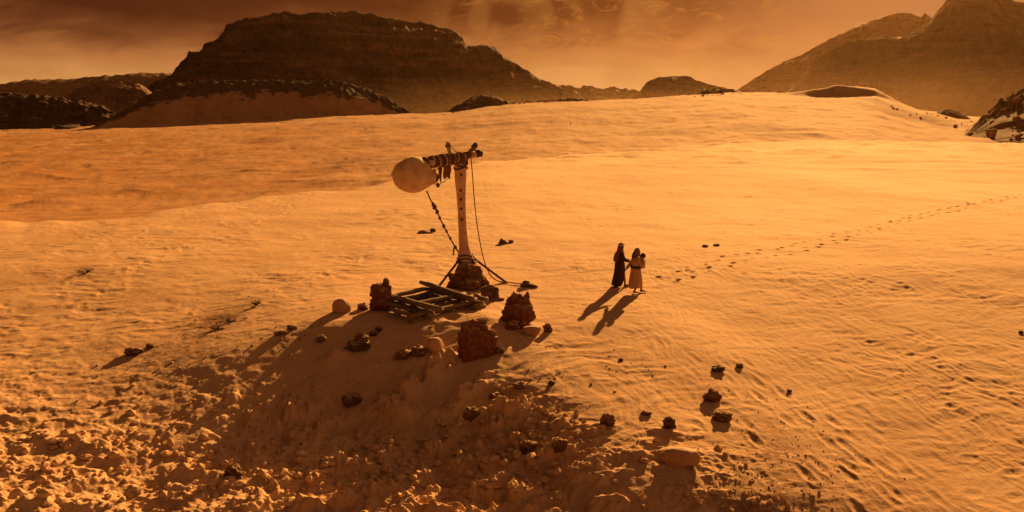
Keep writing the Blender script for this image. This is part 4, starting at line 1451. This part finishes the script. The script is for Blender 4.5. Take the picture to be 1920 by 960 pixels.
shrub(160, 513, 40, 8, 12, 'sprawling dry twigs on the sand at far left', 1)
shrub(480, 572, 20, 10, 14, 'small dry tuft above the brown debris patch', 2)
shrub(405, 618, 30, 6, 16, 'flattened dry brush in the middle of the brown debris patch', 3)
shrub(430, 604, 24, 5, 12, 'flattened dry brush at the upper end of the brown debris patch', 4)
shrub(1070, 234, 6, 5, 14, 'distant dry tuft on the far sand right of the post', 6)
shrub(648, 300, 12, 6, 14, 'dry tuft on the lower plain left of the sack', 7)
shrub(165, 314, 26, 6, 18, 'dry scrub patch on the lower plain at left', 8)
shrub(520, 241, 6, 4, 12, 'left of two distant tufts below the shaded slope', 9)
shrub(686, 244, 6, 4, 12, 'right of two distant tufts below the shaded slope', 10)


def boulders(name, label, hill, box, n, smin, smax, seed, mat):
    """rough rocks lying on a hill's own slope"""
    from mathutils.bvhtree import BVHTree
    me = hill.data
    tree = BVHTree.FromPolygons([v.co for v in me.vertices], [p.vertices for p in me.polygons])
    rnd = random.Random(seed)
    bm = bmesh.new()
    for k in range(n):
        x, y = rnd.uniform(box[0], box[1]), rnd.uniform(box[2], box[3])
        hit = tree.ray_cast(Vector((x, y, 300)), Vector((0, 0, -1)))
        if hit[0] is None or hit[0].z < ground_at(x, y):
            continue
        s = smin + (smax - smin) * rnd.random() ** 3
        rock_bm((s * rnd.uniform(.8, 1.3), s * rnd.uniform(.8, 1.2), s * rnd.uniform(.5, 1)), seed + k, 1 if s < .5 else 2, 4, .25, off=hit[0], bm=bm)
    return bm_obj(name, bm, mat, smooth=False, kind='stuff', label=label)


def grit(name, label, spots, seed, mat):
    rnd = random.Random(seed)
    V, Fc = [], []
    t = bmesh.new()
    bmesh.ops.create_icosphere(t, subdivisions=1, radius=1)
    tv = [v.co.copy() for v in t.verts]
    tf = [[v.index for v in f.verts] for f in t.faces]
    t.free()
    pts = []
    for px, py, sx, sy, n, smin, smax in spots:
        c = G(px, py)
        for _ in range(n):
            pts.append((c.x + rnd.gauss(0, sx), c.y + rnd.gauss(0, sy), smin + (smax - smin) * rnd.random() ** 3.6))
    hz = height(np.array([p[0] for p in pts]), np.array([p[1] for p in pts]))
    for (x, y, s), z in zip(pts, hz):
        b = len(V)
        sc = Vector((s * rnd.uniform(.8, 1.5), s * rnd.uniform(.8, 1.3), s * rnd.uniform(.5, 1)))
        rot = Matrix.Rotation(rnd.uniform(0, 6.28), 3, 'Z')
        for v in tv:
            q = rot @ Vector((v.x * sc.x * rnd.uniform(.75, 1.2), v.y * sc.y * rnd.uniform(.75, 1.2), v.z * sc.z))
            V.append((x + q.x, y + q.y, float(z) + q.z + s * .3))
        Fc += [[i + b for i in f] for f in tf]
    me = bpy.data.meshes.new(name)
    me.from_pydata(V, [], Fc)
    return link(name, me, mat, kind='stuff', label=label)


grit('grit', 'dark loose grit scattered over the foreground sand',
     [(1440, 790, .8, 1.2, 150, .005, .024), (1490, 850, .9, 1.3, 200, .005, .026), (1400, 890, .8, .8, 190, .005, .026), (1560, 900, .9, 1.0, 80, .005, .022), (1165, 676, .35, .5, 18, .01, .03),
      (1000, 722, .9, .5, 60, .01, .05), (1210, 690, .6, .6, 25, .01, .03), (395, 620, 1.0, 1.2, 120, .01, .035), (330, 655, 1.5, 1.4, 120, .01, .035), (560, 620, .9, .6, 30, .01, .05),
      (960, 655, .6, .5, 20, .01, .04), (1010, 690, 1.0, .8, 25, .01, .03), (870, 600, 1.0, .5, 20, .01, .05), (250, 850, 3.0, 1.5, 60, .01, .05), (1050, 830, .8, .8, 30, .01, .05)],
     77, M['dark_rock'])
grit('clods', 'crumbled sand clods churned over the near slope',
     [(120, 880, 2.2, 1.4, 330, .012, .15), (330, 820, 1.6, 1.4, 150, .012, .13), (480, 890, 1.8, .9, 260, .012, .15), (700, 900, 1.8, .8, 400, .02, .13), (950, 900, 1.4, .7, 400, .02, .13), (850, 820, 1.3, .7, 250, .02, .10),
      (1000, 800, .6, .6, 180, .015, .13), (1350, 930, 1.0, .6, 250, .015, .07), (600, 760, 1.2, .9, 140, .015, .07), (200, 720, 2.2, 1.6, 70, .012, .06), (430, 690, 1.2, 1.0, 60, .012, .06)], 83, M['sand'])
boulders('boulder_field', 'scattered boulders on the slope at the right edge', right_slope, (140, 178, 215, 330), 420, .2, 1.4, 81, M['apron_red'])
grit('boulder_field', 'scattered rocks along the sand ridge below the cliff', [(985, 193, 14, 5, 70, .2, 1.0), (1050, 190, 14, 4, 60, .2, .9), (1345, 178, 12, 5, 40, .2, .9), (1690, 207, 7, 8, 16, .12, .6), (1790, 226, 12, 7, 24, .2, .8), (1845, 240, 5, 8, 30, .2, 1.0)], 79, M['apron_red'])

# ------------------------------------------------------------------ dusty air
HAZE_DENSITY = 0.26e-4
bm = bmesh.new()
bmesh.ops.create_cube(bm, size=1.0)
for v in bm.verts:
    v.co = Vector((v.co.x * 5200, v.co.y * 5200, 178 if v.co.z > 0 else -22))
hm = bpy.data.materials.new('dusty air')
hm.use_nodes = True
g = NT(hm.node_tree)
out = g.n('ShaderNodeOutputMaterial')
pv = g.n('ShaderNodeVolumePrincipled')
pv.inputs['Color'].default_value = (0.42, 0.26, 0.14, 1)
pv.inputs['Density'].default_value = HAZE_DENSITY
pv.inputs['Anisotropy'].default_value = 0.71
g.t.links.new(pv.outputs[0], out.inputs['Volume'])


def dust_cloud(px, Y, rx, ry, rz, dens, label):
    b = bmesh.new()
    bmesh.ops.create_icosphere(b, subdivisions=4, radius=1.0)
    m = bpy.data.materials.new('drifting dust')
    m.use_nodes = True
    q = NT(m.node_tree)
    o_ = q.n('ShaderNodeOutputMaterial')
    v_ = q.n('ShaderNodeVolumePrincipled')
    tc = q.n('ShaderNodeTexCoord').outputs['Object']
    ln = q.n('ShaderNodeVectorMath', operation='LENGTH')
    q.t.links.new(tc, ln.inputs[0])
    fall = q.ss(ln.outputs['Value'], 1.0, 0.15)
    nz = q.ss(q.noise(tc, 2.2, 3, 0.55), 0.25, 0.75)
    q.put(v_.inputs['Density'], q.m('MULTIPLY', q.m('MULTIPLY', fall, q.m('ADD', 0.45, nz)), dens))
    v_.inputs['Color'].default_value = (0.62, 0.42, 0.26, 1)
    v_.inputs['Anisotropy'].default_value = 0.6
    q.t.links.new(v_.outputs[0], o_.inputs['Volume'])
    ob = bm_obj('dust_cloud', b, m, smooth=True, kind='stuff', label=label)
    ob.location = ((px - 960) / 1688 * Y, Y, -6)
    ob.scale = (rx, ry, rz)
    return ob


dust_cloud(1640, 760, 300, 150, 64, 4.0e-4, 'bright dust drifting at the foot of the right mountain')
dust_cloud(1010, 720, 260, 120, 38, 7.5e-4, 'low dust drifting between the cliff and the small mesa')
bm_obj('haze', bm, hm, smooth=False, kind='stuff', label='warm dusty air over the whole desert')
